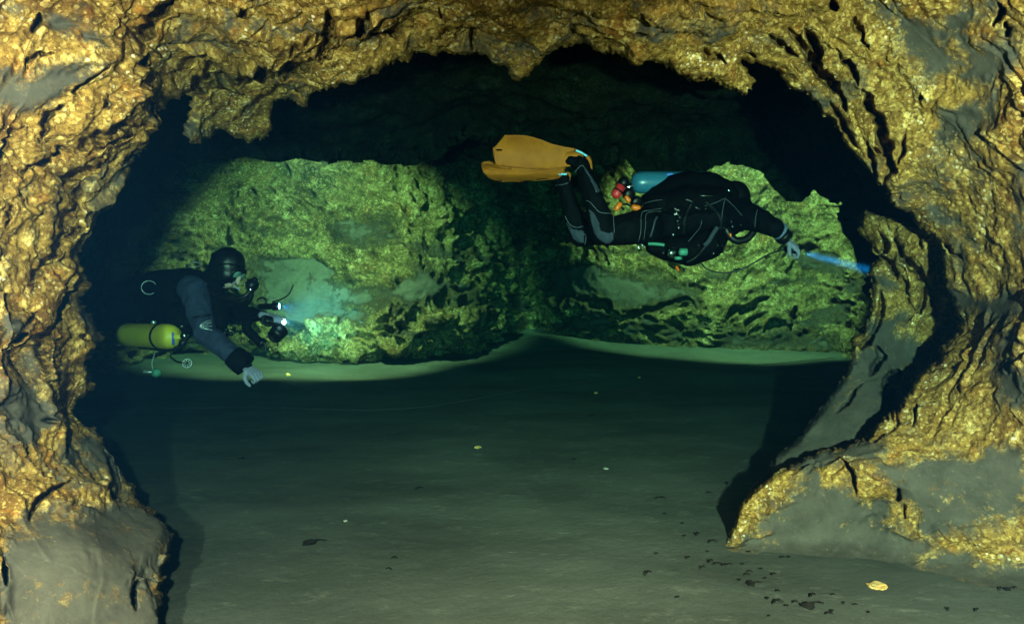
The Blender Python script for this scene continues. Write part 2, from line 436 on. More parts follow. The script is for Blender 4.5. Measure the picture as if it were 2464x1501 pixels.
CR_A = [('1',50,[(1190,0),(1110,60),(1000,110),(960,180),(920,280),(900,330)]),('1',95,[(940,360),(965,430)]),('1',25,[(900,490),(930,560),(930,650)]),
 ('1',38,[(1000,660),(1010,740),(1000,780)]),('1',70,[(1240,640),(1330,570),(1400,550),(1540,545),(1600,500),(1689,480)]),
 ('4',130,[(0,770),(150,700),(350,620),(600,560),(720,480)]),('4',75,[(720,480),(800,380),(900,290),(1050,180),(1160,90),(1150,0)]),
 ('4',60,[(850,0),(850,120),(800,260),(740,330)]),('4',46,[(0,1040),(200,930),(330,890),(400,820),(560,790),(700,740)]),
 ('4',30,[(720,520),(880,420),(1000,380)]),('4',26,[(520,430),(560,330),(740,280)]),('4',26,[(360,560),(400,470),(520,430)]),
 ('4',30,[(1160,300),(1220,330),(1400,370),(1500,340)]),('4',26,[(1780,60),(1800,160),(1850,200)]),('4',36,[(2060,170),(2050,280),(2060,400)]),
 ('4',24,[(1700,380),(1850,260),(2000,190)]),
 ('1',35,[(1430,400),(1440,460),(1380,480),(1370,540),(1300,600),(1210,650)]),('1',26,[(1330,310),(1325,390),(1260,440),(1200,500),(1180,600)]),
 ('1',28,[(1010,820),(880,850),(800,880),(680,920),(560,1000)]),('1',38,[(980,810),(850,830),(720,800),(700,850),(640,880),(530,960),(510,1010)]),
 ('1',26,[(510,1010),(430,1000),(400,1060),(370,1100),(250,1110),(200,1150),(180,1200)]),('1',30,[(450,700),(350,760),(320,820),(320,880),(290,960)]),
 ('1',20,[(230,850),(160,880),(90,960),(40,1050),(30,1150)]),('1',32,[(720,1040),(640,1090),(560,1150),(450,1200),(430,1260)]),
 ('1',26,[(560,1190),(540,1270),(500,1360),(440,1430),(400,1500)]),('1',26,[(900,1010),(830,1060),(800,1110)]),
 ('1',32,[(830,1190),(740,1290),(690,1350),(680,1450)]),('1',18,[(650,430),(560,500),(510,570),(520,640),(510,690)]),
 ('1',16,[(870,490),(840,540)]),('1',14,[(680,600),(680,700)]),('1',28,[(250,90),(250,160),(200,240)]),('1',14,[(190,1250),(180,1330)]),
 ('1',16,[(120,1330),(85,1400),(80,1500)]),('1',18,[(160,470),(150,420),(230,380),(330,360)]),('1',40,[(1600,0),(1560,80)]),
 ('2',28,[(520,30),(460,110),(400,200),(380,260),(300,400),(240,480),(230,560)]),('2',14,[(80,270),(60,380)]),('2',30,[(0,500),(60,480)]),
 ('2',22,[(540,150),(470,180),(440,260)]),('2',36,[(540,540),(450,600),(430,680),(430,750),(380,820),(350,900),(340,1000),(320,1100),(300,1130)]),
 ('2',36,[(250,840),(220,890),(170,940)]),('2',20,[(170,940),(200,1050),(240,1170),(230,1200)]),('2',46,[(500,1110),(460,1160),(460,1260),(500,1360),(560,1430)]),
 ('2',26,[(330,1150),(330,1270)]),('2',24,[(390,1380),(395,1500)]),('2',14,[(270,1380),(270,1450)]),('2',16,[(80,600),(50,720)]),('2',18,[(540,840),(520,900)]),
 ('2',18,[(300,690),(230,790)]),('7',16,[(230,680),(240,780),(270,850)]),('7',12,[(90,830),(70,880)]),('7',16,[(400,830),(430,900),(460,960),(480,1000)]),
 ('7',16,[(110,1110),(130,1040),(190,1010),(240,990)]),('7',11,[(370,1020),(420,990),(470,1000)]),('7',12,[(520,1450),(510,1380),(540,1310)]),
 ('7',14,[(10,1240),(20,1360)]),
 ('5',36,[(640,0),(700,60),(720,140),(690,180)]),('5',44,[(540,0),(620,60),(690,150),(710,230),(780,300),(850,370),(870,430),(880,480)]),
 ('5',26,[(440,40),(510,90),(600,150)]),('5',20,[(50,150),(190,180)]),('5',16,[(260,150),(330,150),(390,195)]),('5',30,[(840,140),(900,190),(940,260),(960,310)]),
 ('5',44,[(990,330),(1020,400),(1060,470),(1090,560),(1130,640),(1150,730),(1160,790),(1110,860)]),('5',26,[(1020,630),(1025,720),(1050,800),(1060,850)]),
 ('5',20,[(1050,650),(1100,700),(1140,740)]),('5',24,[(790,420),(830,500),(870,560),(910,640),(950,700)]),('5',16,[(1250,570),(1235,640),(1230,700),(1200,760)]),
 ('5',14,[(1360,360),(1320,400)]),('5',13,[(1400,1250),(1500,1300),(1560,1330)]),('5',16,[(980,0),(1020,60),(1030,90)]),
 ('8',30,[(1990,0),(2020,60),(1970,170)]),('8',30,[(2030,130),(2070,190),(2050,240)]),('8',40,[(890,0),(930,60)]),('8',24,[(1030,110),(1100,160),(1130,250)]),
 ('6',16,[(1040,390),(1090,460),(1110,560),(1115,630)]),('6',16,[(1410,590),(1400,660),(1385,690)]),('6',12,[(1430,690),(1460,790)]),
 ('6',14,[(1530,0),(1530,100),(1500,180)]),('6',10,[(1390,60),(1400,130),(1400,180)]),('6',10,[(1120,300),(1130,230),(1230,150)]),
 ('3',14,[(1240,850),(1300,820)]),('3',12,[(1000,1200),(1020,1260)]),('3',12,[(840,300),(900,310),(1000,360)])]
SILT_P = [T('1', [(0,490),(130,490),(300,480),(420,430),(520,410),(580,430),(520,530),(430,620),(330,700),(210,745),(60,710),(0,690)]),
 T('1', [(290,110),(420,110),(500,160),(400,215),(310,225),(280,180)]), T('1', [(490,210),(650,230),(640,270),(510,250)]),
 T('1', [(930,600),(980,620),(970,740),(900,680)]), T('1', [(60,60),(150,70),(130,110),(70,110)]),
 T('S', [(60,1240),(100,1230),(180,1250),(240,1230),(300,1200),(340,1205),(420,1255),(400,1300),(385,1330),(330,1370),(320,1400),(360,1400),(395,1470),(390,1560),(0,1560),(18,1450),(20,1280)]),
 T('S', [(240,1035),(290,1120),(330,1175),(280,1180),(230,1120),(200,1060)]), T('S', [(150,1060),(200,1080),(190,1130),(140,1110)]),
 T('S', [(30,960),(75,950),(110,1000),(80,1040),(40,1010)]),
 T('2', [(60,740),(200,720),(220,800),(180,860),(80,880),(40,820)]), T('2', [(500,640),(570,720),(580,760),(520,740)]),
 T('8', [(1110,0),(1280,20),(1450,100),(1560,140),(1600,240),(1700,330),(1800,430),(1640,480),(1500,490),(1400,370),(1330,250),(1350,180),(1200,70)]),
 T('8', [(1680,100),(1760,110),(1720,200),(1820,300),(2080,320),(2040,480),(1880,520),(1700,500),(1820,430),(1740,300)]),
 T('8', [(1640,700),(1830,690),(1880,620),(1960,640),(2000,800),(1850,860),(1740,800),(1650,770)]),
 T('8', [(2080,1100),(2148,1080),(2148,1501),(2090,1400)]), T('3', [(900,560),(1398,640),(1398,740),(1100,740),(960,690)]),
 T('3', [(1200,1080),(1398,1080),(1398,1300),(1250,1250)]),
 T('6', [(1050,350),(1300,380),(1500,400),(1700,380),(2000,330),(2261,280),(2261,700),(2150,780),(1900,850),(1750,830),(1600,850),(1560,760),(1450,660),(1400,540),(1180,420)]),
 T('6', [(480,740),(700,620),(900,560),(1000,540),(1100,600),(1110,640),(1200,720),(1300,740),(1190,820),(1290,870),(1480,900),(1500,930),(1600,920),(1620,960),(1560,1080),(1700,1010),(1900,1020),(1930,1100),(2050,1130),(2130,1060),(2400,1060),(2400,1701),(-400,1701),(100,1010),(260,960),(420,915),(500,860)]),
 T('6', [(640,450),(920,300),(1120,250),(1300,250),(1330,330),(1200,400),(1060,380),(850,440),(680,480)])]
CR_B = [('3',30,[(450,180),(490,250),(500,300),(470,350),(520,410),(560,470),(570,520)]),('3',18,[(430,290),(460,350),(480,400)]),
 ('3',36,[(540,220),(600,320),(660,400),(700,440),(760,520),(800,560)]),('3',30,[(690,370),(690,420),(740,490)]),('3',16,[(600,470),(640,540),(650,640),(660,670)]),
 ('3',30,[(760,580),(730,640),(700,720)]),('3',26,[(790,580),(810,680)]),('3',22,[(470,570),(480,680),(450,800),(380,880)]),('3',46,[(420,850),(380,900),(300,950)]),
 ('3',36,[(450,930),(470,1000),(420,1080),(400,1130)]),('3',16,[(700,240),(740,310)]),('3',60,[(620,1090),(540,1130),(500,1200),(510,1300),(500,1370)]),
 ('3',12,[(360,1160),(270,1270),(240,1320),(170,1370)]),('3',12,[(680,730),(600,780)])]
POLY_B = T('3', [(380,40),(340,120),(330,180),(345,220),(400,260),(410,310),(430,360),(380,410),(385,480),(410,520),(400,600),(400,690),(370,780),(360,840),
 (280,870),(275,930),(265,1030),(250,1100),(130,1260),(50,1370),(0,1430)]) + [(1915,1058),(1865,1096),(1837,1142),(1800,1190),(1790,1260),(1900,1300),(2500,1300),(2500,560),(2240,540),(2120,520)]
SILT_B_P = [T('3', [(480,740),(600,720),(560,840),(640,880),(700,980),(760,1000),(600,1100),(560,1250),(540,1400),(350,1501),(300,2000),(-300,2000),(-300,1400),(260,1090),(380,960),(370,780)]),
 T('3', [(430,480),(530,470),(560,560),(460,580)])]
CR_D = [('9',26,[(640,390),(750,395),(810,410),(850,460),(900,500),(960,480),(1080,445),(1140,430),(1200,400),(1260,380),(1310,400),(1335,420)]),('9',44,[(720,405),(810,425),(850,465)]),
 ('9',32,[(1490,540),(1530,470),(1580,440),(1650,430),(1700,390),(1750,370)]),('9',24,[(1610,590),(1620,520),(1680,490),(1750,450)]),
 ('9',30,[(1700,580),(1760,530),(1820,530),(1870,560)]),('9',32,[(1890,420),(1900,500),(1860,580)]),
 ('d',14,[(1090,170),(1190,180)]),('d',14,[(530,400),(590,420)]),('d',12,[(1040,480),(1080,510)]),('d',16,[(1300,180),(1310,280),(1340,300)]),
 ('d',14,[(1320,1140),(1390,1030),(1420,980)]),('d',12,[(1060,1170),(1100,1120)]),('d',10,[(860,1260),(930,1210),(1060,1190)]),('d',16,[(820,330),(830,300)])]
SILT_D_P = [T('9', [(500,200),(700,200),(960,240),(1200,290),(1340,330),(1340,420),(1250,380),(1130,425),(960,470),(880,450),(820,400),(660,390),(560,420),(520,330)]),
 T('9', [(690,450),(800,440),(830,500),(780,520),(700,500)]), T('9', [(940,520),(1150,540),(1300,560),(1290,620),(1100,600),(900,590)]),
 T('9', [(1500,560),(1700,580),(2100,600),(2100,680),(1400,680),(1460,620)]),
 T('d', [(560,780),(760,760),(940,800),(1000,860),(1180,900),(1420,860),(1500,920),(1380,1000),(1300,960),(1200,990),(1150,1020),(900,1020),(850,1080),(760,1100),(640,1060),(580,900)]),
 T('d', [(980,560),(1250,540),(1290,640),(1100,680),(1000,640)]), T('d', [(1390,760),(1700,920),(1780,1000),(1700,960),(1560,880),(1480,900),(1400,840)])]

# ================================================================== front rock arch
def depth_A(px, py):
    # beyond the picture the walls and the roof wrap round towards the photographer
    cx = np.clip(px, -60, 2524); cyy = np.clip(py, -60, 1560)
    return depth_A0(cx, cyy) / (1 + np.hypot(px - cx, (py - cyy) * (py < 0)) / 1500.0)
def depth_A0(px, py):
    c = [(0,0,2.0),(0,400,2.05),(0,750,2.1),(0,1200,2.05),(0,1501,1.85),(300,0,2.2),(350,300,2.55),(230,600,2.85),(220,800,2.85),(230,1000,2.85),(330,1180,2.75),
      (425,1280,2.5),(400,1501,2.15),(200,1300,2.1),(200,1501,1.95),(130,800,2.3),(800,0,2.3),(650,340,3.75),(600,300,3.5),(490,310,3.4),(440,200,2.85),(800,200,2.9),(1150,120,2.9),(1240,190,2.95),
      (1400,110,2.9),(1250,0,2.4),(1600,150,3.0),(1820,220,3.1),(1700,0,2.5),(1870,170,3.1),(2050,380,3.2),(2200,560,3.3),(2290,760,3.35),(2250,860,3.3),(2170,980,3.15),
      (1990,1080,3.15),(1860,1145,3.05),(1772,1262,2.98),(1739,1302,3.05),(1735,1345,3.35),(1650,1420,3.4),(2464,0,2.35),(2464,400,2.5),(2464,800,2.6),(2464,1150,2.6),(2100,0,2.75),(2300,400,2.9),
      (2380,900,2.85),(2100,1130,2.85),(1950,1220,2.95),(2100,1230,2.95),(2300,1250,2.75),(2464,1330,2.65),(1900,1330,3.05),(2140,1330,2.95),(2300,1370,2.82),(2464,1420,2.72),
      (1800,1450,3.15),(2200,1470,2.8),(2464,1520,2.7),(-100,700,1.9),(2560,700,2.5)]
    D = idw(px, py, c, 3.2)
    # the foot of the rock runs out gently onto the silt
    k = np.maximum((py - 750.5) * K, 0.12); vx = (px - 1232) * K
    df = floor_depth(750.5 + k / K)
    for _ in range(4):
        z = floor_h(np.stack([vx * df, df, df * 0], 1)); df = df + (-z / k - df) * 0.6
    kk = 11.0
    sm_ = -np.log(np.exp(-kk * np.minimum(D, 6)) + np.exp(-kk * np.minimum(df, 9))) / kk + 0.012 + 0.05 * sstep(1310, 1400, py) * sstep(2464, 1900, px) + 0.03 * sstep(1400, 1480, py)
    w = sstep(1500, 1720, px) * sstep(1120, 1230, py)
    return D * (1 - w) + sm_ * w
def disp_A(p, px, py, sm):
    w = p + 0.10 * np.stack([fbm(p * 3, 2), fbm(p * 3 + 31, 2), fbm(p * 3 + 57, 2)], 1)
    # relief is drawn out along the rim of the opening
    a = np.stack([w[:, 0], w[:, 1] * 0.6, w[:, 2]], 1)
    c1, c2 = worley(a * 7.5)
    h = 0.055 * fbm(a * 2.2, 3) + 0.075 * (c2 - c1 - 0.35) * 0.5
    d1, d2 = worley(w * np.array([13, 8, 13]) + 5)
    h = h - 0.013 * (np.minimum(d1, 0.75) ** 1.5 - 0.4)
    t = fbm(a * 3.0 + 8, 3) * 3.0
    ft = t - np.floor(t); h = h + 0.012 * (np.floor(t) + sstep(0.0, 0.14, ft))
    # shelves running round the rim of the opening, each undercut on its outer side
    sd = np.abs(sdf(px, py, OPEN[1:-1])); ang = np.arctan2(py - 700, px - 1250) * 900
    q = np.stack([sd / 60.0, ang / 330.0, np.zeros_like(px)], 1)
    ph = sd / 62.0 + 1.5 * fbm(q * np.array([0.55, 1.0, 1]), 3)
    fr = ph - np.floor(ph)
    mask = sstep(-0.25, 0.45, fbm(q * 0.7 + 33, 2)) * sstep(6, 40, sd)
    h = h + 0.050 * mask * fr * (1 - sstep(0.86, 1.0, fr))
    h = h - 0.013 * np.abs(perlin(w * 16 + 3)) - 0.006 * np.abs(perlin(p * 34 + 8)) - 0.006 * sstep(0.42, 0.22, worley(p * 40)[0]) + 0.002 * fbm(p * 80, 2)
    h = h * (1 - 0.40 * sstep(2100, 2320, px))
    nat = fbm(p * 3.0 + 20, 5)
    sadd = 0.52 * sstep(-0.15, 0.55, nat) + 0.10 * sstep(0, -1.2, p[:, 2])
    return h * (1 - 0.90 * sstep(0.30, 0.95, sm)), sadd
front = relief('cave_wall', M_front, -60, 2524, -60, 1560, 2.8, depth_A, lambda x, y: sdf(x, y, OPEN), disp_A,
               lambda x, y: polys_field(x, y, SILT_P, 30), CR_A, back=0.75, out=0.05, lip=12, jag=4, ext=960)
tag(front, kind='structure')

# inner ledge at the right of the opening
def depth_B(px, py):
    c = [(2080,520,4.0),(2100,650,3.95),(2090,770,3.95),(2050,830,3.9),(1990,960,3.75),(1900,1070,3.6),(1840,1140,3.5),(1800,1240,3.4),(2200,560,3.62),
         (2250,650,3.68),(2260,750,3.95),(2220,850,4.05),(2100,1000,3.5),(2400,800,4.0),(2400,1200,3.2),(2000,1200,3.25)]
    return idw(px, py, c, 3.2)
ledge = relief('cave_wall', M_front, 1780, 2420, 470, 1290, 2.8, depth_B, lambda x, y: -sdf(x, y, POLY_B), disp_A,
               lambda x, y: polys_field(x, y, SILT_B_P, 24), CR_B, back=0.9, out=0.1, lip=16, jag=3)
tag(ledge, kind='structure')

# ================================================================== ceiling of the chamber
EDGE_C = [(120,-20),(120,900),(190,780),(250,690),(300,620),(340,540),(352,470),(385,400),(430,356),(520,345),(600,350),(680,352),(730,345),(800,328),(860,322),(910,333),  # left arm is a dark sheet over wall that only fades into shade
  (945,352),(1000,358),(1040,350),(1080,330),(1130,318),(1180,330),(1260,352),(1340,362),(1430,352),(1480,338),(1538,342),(1556,385),(1640,392),(1700,380),(1745,362),
  (1800,368),(1872,378),(1884,420),(1908,448),(1930,412),(1990,424),(2040,450),(2075,500),(2110,620),(2180,700),(2350,760),(2350,-20)]
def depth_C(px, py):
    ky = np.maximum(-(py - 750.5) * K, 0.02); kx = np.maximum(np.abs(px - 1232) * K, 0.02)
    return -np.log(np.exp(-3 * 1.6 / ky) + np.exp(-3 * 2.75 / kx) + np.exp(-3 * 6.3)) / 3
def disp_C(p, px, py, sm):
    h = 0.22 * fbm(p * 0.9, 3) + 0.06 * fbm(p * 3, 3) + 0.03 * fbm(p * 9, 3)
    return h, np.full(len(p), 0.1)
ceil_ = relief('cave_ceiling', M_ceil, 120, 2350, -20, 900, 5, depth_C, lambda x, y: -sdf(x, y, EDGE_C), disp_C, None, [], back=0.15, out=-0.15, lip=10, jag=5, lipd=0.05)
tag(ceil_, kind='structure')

# ================================================================== back wall of the chamber
def depth_D(px, py):
    c = [(100,500,6.2),(100,900,6.6),(300,400,7.6),(300,800,8.0),(500,350,8.9),(500,600,8.7),(450,850,8.6),(700,400,9.1),(700,650,8.8),(650,830,8.5),(900,380,9.2),(900,600,8.8),
         (900,780,8.4),(1000,400,9.3),(1050,520,9.2),(1090,680,8.9),(1120,800,8.6),(1150,450,9.9),(1200,600,10.0),(1230,750,9.9),(1180,330,9.9),(1280,500,10.4),(1310,700,10.4),(1320,800,10.2),
         (1380,450,9.7),(1400,600,9.5),(1380,740,9.35),(1500,380,9.6),(1550,600,9.35),(1550,780,9.1),(1750,400,9.5),(1750,600,9.2),(1750,800,8.9),(1880,500,9.3),(1920,650,9.2),
         (1900,780,8.8),(2030,500,8.8),(2050,700,8.6),(2020,810,8.6),(2150,600,7.6),(2250,700,6.8),(2250,900,6.8),(1200,900,9.6),(700,950,8.6),(1700,950,9.2),(1200,150,9.5),(600,150,8.5),(1900,150,8.8)]
    d = idw(px, py, c, 3.4)
    # boulders of the wall foot, beside the left diver
    foot = T('d', [(570,1080),(620,1090),(660,1140),(720,1160),(800,1140),(900,1040),(960,1020),(1010,1060),(1100,1040),(1200,960),(1290,940),(1350,1000),(1400,1060),(1520,960),(1570,960),(1680,980),(1780,1020),(1890,1080),(1880,1290),(630,1290)])
    s = sdf(px, py, foot)
    d = d - 0.45 * sstep(6, -34, s)
    return d
def disp_D(p, px, py, sm):
    w = p + 0.22 * np.stack([fbm(p * 1.6, 2), fbm(p * 1.6 + 31, 2), fbm(p * 1.6 + 57, 2)], 1)
    a = w * np.array([0.8, 0.8, 1.5])
    c1, c2 = worley(a * 3.0)
    d1, d2 = worley(a * 7.0 + 3)
    # scooped pockets with sharp brims
    h = 0.15 * fbm(w * 0.8, 3) + 0.20 * (np.minimum(c1, 0.8) ** 1.5 - 0.3) + 0.09 * (np.minimum(d1, 0.8) ** 1.5 - 0.3)
    t = fbm(a * 1.8 + 8, 3) * 2.6; ft = t - np.floor(t); h = h + 0.025 * (np.floor(t) + sstep(0.0, 0.2, ft))
    e1, e2 = worley(w * np.array([3.2, 3.2, 5.0]) + 11)
    g1, g2 = worley(w * np.array([6.5, 6.5, 9.5]) + 4)
    h = h - 0.15 * sstep(0.50, 0.30, e1) * sstep(0.30, 0.05, np.abs(perlin(p * 1.3 + 50))) - 0.07 * sstep(0.48, 0.30, g1)
    h = h * (1 - 0.45 * sstep(1340, 1450, px) * sstep(560, 660, py))
    h = h + 0.030 * fbm(p * 11, 3)
    e = fbm(p * np.array([1.1, 1.1, 3.2]) + 20, 4)
    sadd = 0.50 * sstep(0.10, 0.5, e) * sstep(460, 640, py) + 0.2 * sstep(0.3, 0.55, e)
    return h * (1 - 0.85 * sstep(0.35, 0.8, np.clip(sm + sadd, 0, 1))), sadd
wallD = relief('cave_wall', M_wall, 60, 2300, 120, 980, 2.8, depth_D, lambda x, y: np.full(x.shape, 50.0), disp_D,
               lambda x, y: polys_field(x, y, SILT_D_P, 34), CR_D, jag=0, lipd=0)
tag(wallD, kind='structure')
#@@OBJECTS@@
# ================================================================== object helpers
from mathutils.bvhtree import BVHTree
def link_bm(bm, name, mat, parent=None, smooth=True):
    me = bpy.data.meshes.new(name); bm.normal_update(); bm.to_mesh(me); bm.free()
    for p in me.polygons: p.use_smooth = smooth
    for m in (mat if isinstance(mat, (list, tuple)) else [mat]): me.materials.append(m)
    o = bpy.data.objects.new(name, me); C.objects.link(o)
    if parent: o.parent = parent; o.matrix_parent_inverse = Matrix.Translation(parent.location).inverted()
    return o
def frame_of(d):
    d = d.normalized(); a = Vector((0, 0, 1)) if abs(d.z) < 0.9 else Vector((1, 0, 0))
    u = d.cross(a).normalized(); return d, u, d.cross(u).normalized()
def rings_bm(bm, rings, closed_ends=True, loop=False):
    vs = [[bm.verts.new(p) for p in r] for r in rings]; n = len(rings[0])
    m = len(vs)
    for i in range(m if loop else m - 1):
        a, b = vs[i], vs[(i + 1) % m]
        for k in range(n): bm.faces.new((a[k], a[(k + 1) % n], b[(k + 1) % n], b[k]))
    if closed_ends and not loop:
        bm.faces.new(list(reversed(vs[0]))); bm.faces.new(vs[-1])
    return vs
def lathe(bm, a, b, prof, seg=24):
    """prof: (t along a->b in metres, radius)"""
    a = Vector(a); b = Vector(b); d, u, v = frame_of(b - a)
    rings_bm(bm, [[a + d * t + (u * math.cos(2 * math.pi * k / seg) + v * math.sin(2 * math.pi * k / seg)) * max(r, 1e-4) for k in range(seg)] for t, r in prof])
def smooth_path(pts, sub=6):
    pts = [Vector(p) for p in pts]; out = []
    for i in range(len(pts) - 1):
        p0 = pts[max(i - 1, 0)]; p1 = pts[i]; p2 = pts[i + 1]; p3 = pts[min(i + 2, len(pts) - 1)]
        for k in range(sub):
            t = k / sub
            out.append(0.5 * ((2 * p1) + (p2 - p0) * t + (2 * p0 - 5 * p1 + 4 * p2 - p3) * t * t + (3 * p1 - p0 - 3 * p2 + p3) * t ** 3))
    return out + [pts[-1]]
def tube_bm(bm, pts, r, seg=8, sub=6, rib=0):
    pp = smooth_path(pts, sub) if sub > 1 else [Vector(p) for p in pts]
    rings = []; u = None
    for i, p in enumerate(pp):
        d = (pp[min(i + 1, len(pp) - 1)] - pp[max(i - 1, 0)]).normalized()
        if u is None: _, u, _ = frame_of(d)
        u = (u - d * u.dot(d)).normalized(); v = d.cross(u)
        rr = r if not callable(r) else r(i / (len(pp) - 1))
        if rib: rr *= 1 + rib * (i % 2)
        rings.append([p + (u * math.cos(2 * math.pi * k / seg) + v * math.sin(2 * math.pi * k / seg)) * rr for k in range(seg)])
    rings_bm(bm, rings)
def tube(name, pts, r, mat, parent=None, seg=8, sub=6, rib=0):
    bm = bmesh.new(); tube_bm(bm, pts, r, seg, sub, rib); return link_bm(bm, name, mat, parent)
def ring_obj(name, c, nrm, R, r, mat, parent=None, a0=0, a1=360, seg=28, squash=1.0):
    _, u, v = frame_of(Vector(nrm))
    pts = [Vector(c) + (u * math.cos(math.radians(a0 + (a1 - a0) * k / seg)) + v * squash * math.sin(math.radians(a0 + (a1 - a0) * k / seg))) * R for k in range(seg + 1)]
    return tube(name, pts, r, mat, parent, 8, 1)
def ball_bm(bm, c, rad, rot=None, u=16, v=10):
    rad = (rad, rad, rad) if isinstance(rad, (int, float)) else rad
    M = Matrix.Translation(Vector(c)) @ (rot or Matrix()) @ Matrix.Diagonal((*rad, 1))
    bmesh.ops.create_uvsphere(bm, u_segments=u, v_segments=v, radius=1, matrix=M)
def capsule_bm(bm, a, ra, b, rb, seg=16):
    a = Vector(a); b = Vector(b); L = (b - a).length
    prof = [(-ra * math.cos(x), ra * math.sin(x)) for x in [0.02 + i * math.pi / 12 for i in range(6)]] \
         + [(0, ra), (L, rb)] + [(L + rb * math.sin(x), rb * math.cos(x)) for x in [(i + 1) * math.pi / 12.6 for i in range(6)]]
    lathe(bm, a, b, prof, seg)
def fuse(name, chains, balls, mat, parent=None, voxel=0.012, smooth=6, noise=0.0, nscale=8):
    """tapered limbs and ellipsoids grown together into one continuous surface"""
    bm = bmesh.new()
    for ch in chains:
        for (a, ra), (b, rb) in zip(ch[:-1], ch[1:]): capsule_bm(bm, a, ra, b, rb)
    for b in balls: ball_bm(bm, *b)
    me = bpy.data.meshes.new(name); bm.to_mesh(me); bm.free()
    o = bpy.data.objects.new(name, me); C.objects.link(o)
    rm = o.modifiers.new('r', 'REMESH'); rm.mode = 'VOXEL'; rm.voxel_size = voxel
    sm = o.modifiers.new('s', 'SMOOTH'); sm.iterations = smooth; sm.factor = 0.5
    dg = bpy.context.evaluated_depsgraph_get()
    m2 = bpy.data.meshes.new_from_object(o.evaluated_get(dg))
    bpy.data.objects.remove(o); bpy.data.meshes.remove(me)
    n = len(m2.vertices); co = np.empty(n * 3, np.float32); m2.vertices.foreach_get('co', co); co = co.reshape(-1, 3)
    if noise:
        nr = np.empty(n * 3, np.float32); m2.vertices.foreach_get('normal', nr); nr = nr.reshape(-1, 3)
        w = co.astype(float) + 0.05 * np.stack([perlin(co * 6.0), perlin(co * 6.0 + 9), perlin(co * 6.0 + 21)], 1)
        h = -np.abs(fbm(w * nscale * np.array([1.0, 1.0, 0.6]), 3)) + 0.35
        co = co + nr * (h * noise)[:, None]
        m2.vertices.foreach_set('co', co.astype(np.float32).ravel()); m2.update()
    m2.polygons.foreach_set('use_smooth', np.ones(len(m2.polygons), bool))
    m2.name = name; m2.materials.clear(); m2.materials.append(mat)
    o = bpy.data.objects.new(name, m2); C.objects.link(o)
    if parent: o.parent = parent; o.matrix_parent_inverse = Matrix.Translation(parent.location).inverted()
    return o
def bvh(*objs):
    out = []
    for o in objs:
        me = o.data; out.append(BVHTree.FromPolygons([v.co.copy() for v in me.vertices], [tuple(p.vertices) for p in me.polygons]))
    return out
def on_surf(trees, f, x, y, lift=0.003, fallback=4.7):
    p = Z(f, x, y, 1.0); d = p.normalized(); best = None
    for t in trees:
        h = t.ray_cast(Vector((0, 0, 0)), d)
        if h[0] is not None and (best is None or h[3] < best[3]): best = h
    if best is None: return Z(f, x, y, fallback)
    n = best[1] if best[1].dot(d) < 0 else -best[1]
    return best[0] + n * lift
def seam(name, trees, f, pts, r, mat, parent, sub=5, lift=0.002):
    q = smooth_path([Vector((x, y, 0)) for x, y in pts], sub)
    return tube(name, [on_surf(trees, f, p.x, p.y, lift) for p in q], r, mat, parent, 6, 1)
def patch(name, trees, f, poly, mat, parent, step=14, lift=0.004):
    """piece of cloth laid on the body inside a traced outline"""
    xs = [a for a, _ in poly]; ys = [b for _, b in poly]
    bm = bmesh.new(); g = {}
    nx = int((max(xs) - min(xs)) / step) + 1; ny = int((max(ys) - min(ys)) / step) + 1
    for i in range(nx + 1):
        for j in range(ny + 1):
            x = min(xs) + i * step; y = min(ys) + j * step
            if inside(np.array([x]), np.array([y]), poly)[0]:
                g[i, j] = (x, y)
    vs = {}
    for k, (x, y) in g.items():
        d = Z(f, x, y, 1.0).normalized(); hit = None
        for t in trees:
            h = t.ray_cast(Vector((0, 0, 0)), d)
            if h[0] is not None and (hit is None or h[3] < hit[3]): hit = h
        if hit: vs[k] = bm.verts.new(hit[0] + hit[1] * (lift if hit[1].dot(d) < 0 else -lift))
    for (i, j) in list(vs):
        q = [(i, j), (i, j + 1), (i + 1, j + 1), (i + 1, j)]
        if all(k in vs for k in q):
            ps = [vs[k] for k in q]
            if max((ps[0].co - p.co).length for p in ps) < 0.06: bm.faces.new(ps)
    for v in [v for v in bm.verts if not v.link_faces]: bm.verts.remove(v)
    o = link_bm(bm, name, mat, parent)
    so = o.modifiers.new('thickness', 'SOLIDIFY'); so.thickness = 0.003; so.offset = -1
    return o
def plate(name, pts, thick, mat, parent, dirv=Vector((0, 1, 0)), smooth=False):
    bm = bmesh.new(); n = len(pts)
    a = [bm.verts.new(p) for p in pts]; b = [bm.verts.new(p + dirv * thick) for p in pts]
    bm.faces.new(a); bm.faces.new(list(reversed(b)))
    for k in range(n): bm.faces.new((a[k], b[k], b[(k + 1) % n], a[(k + 1) % n]))
    bmesh.ops.recalc_face_normals(bm, faces=bm.faces)
    return link_bm(bm, name, mat, parent, smooth)
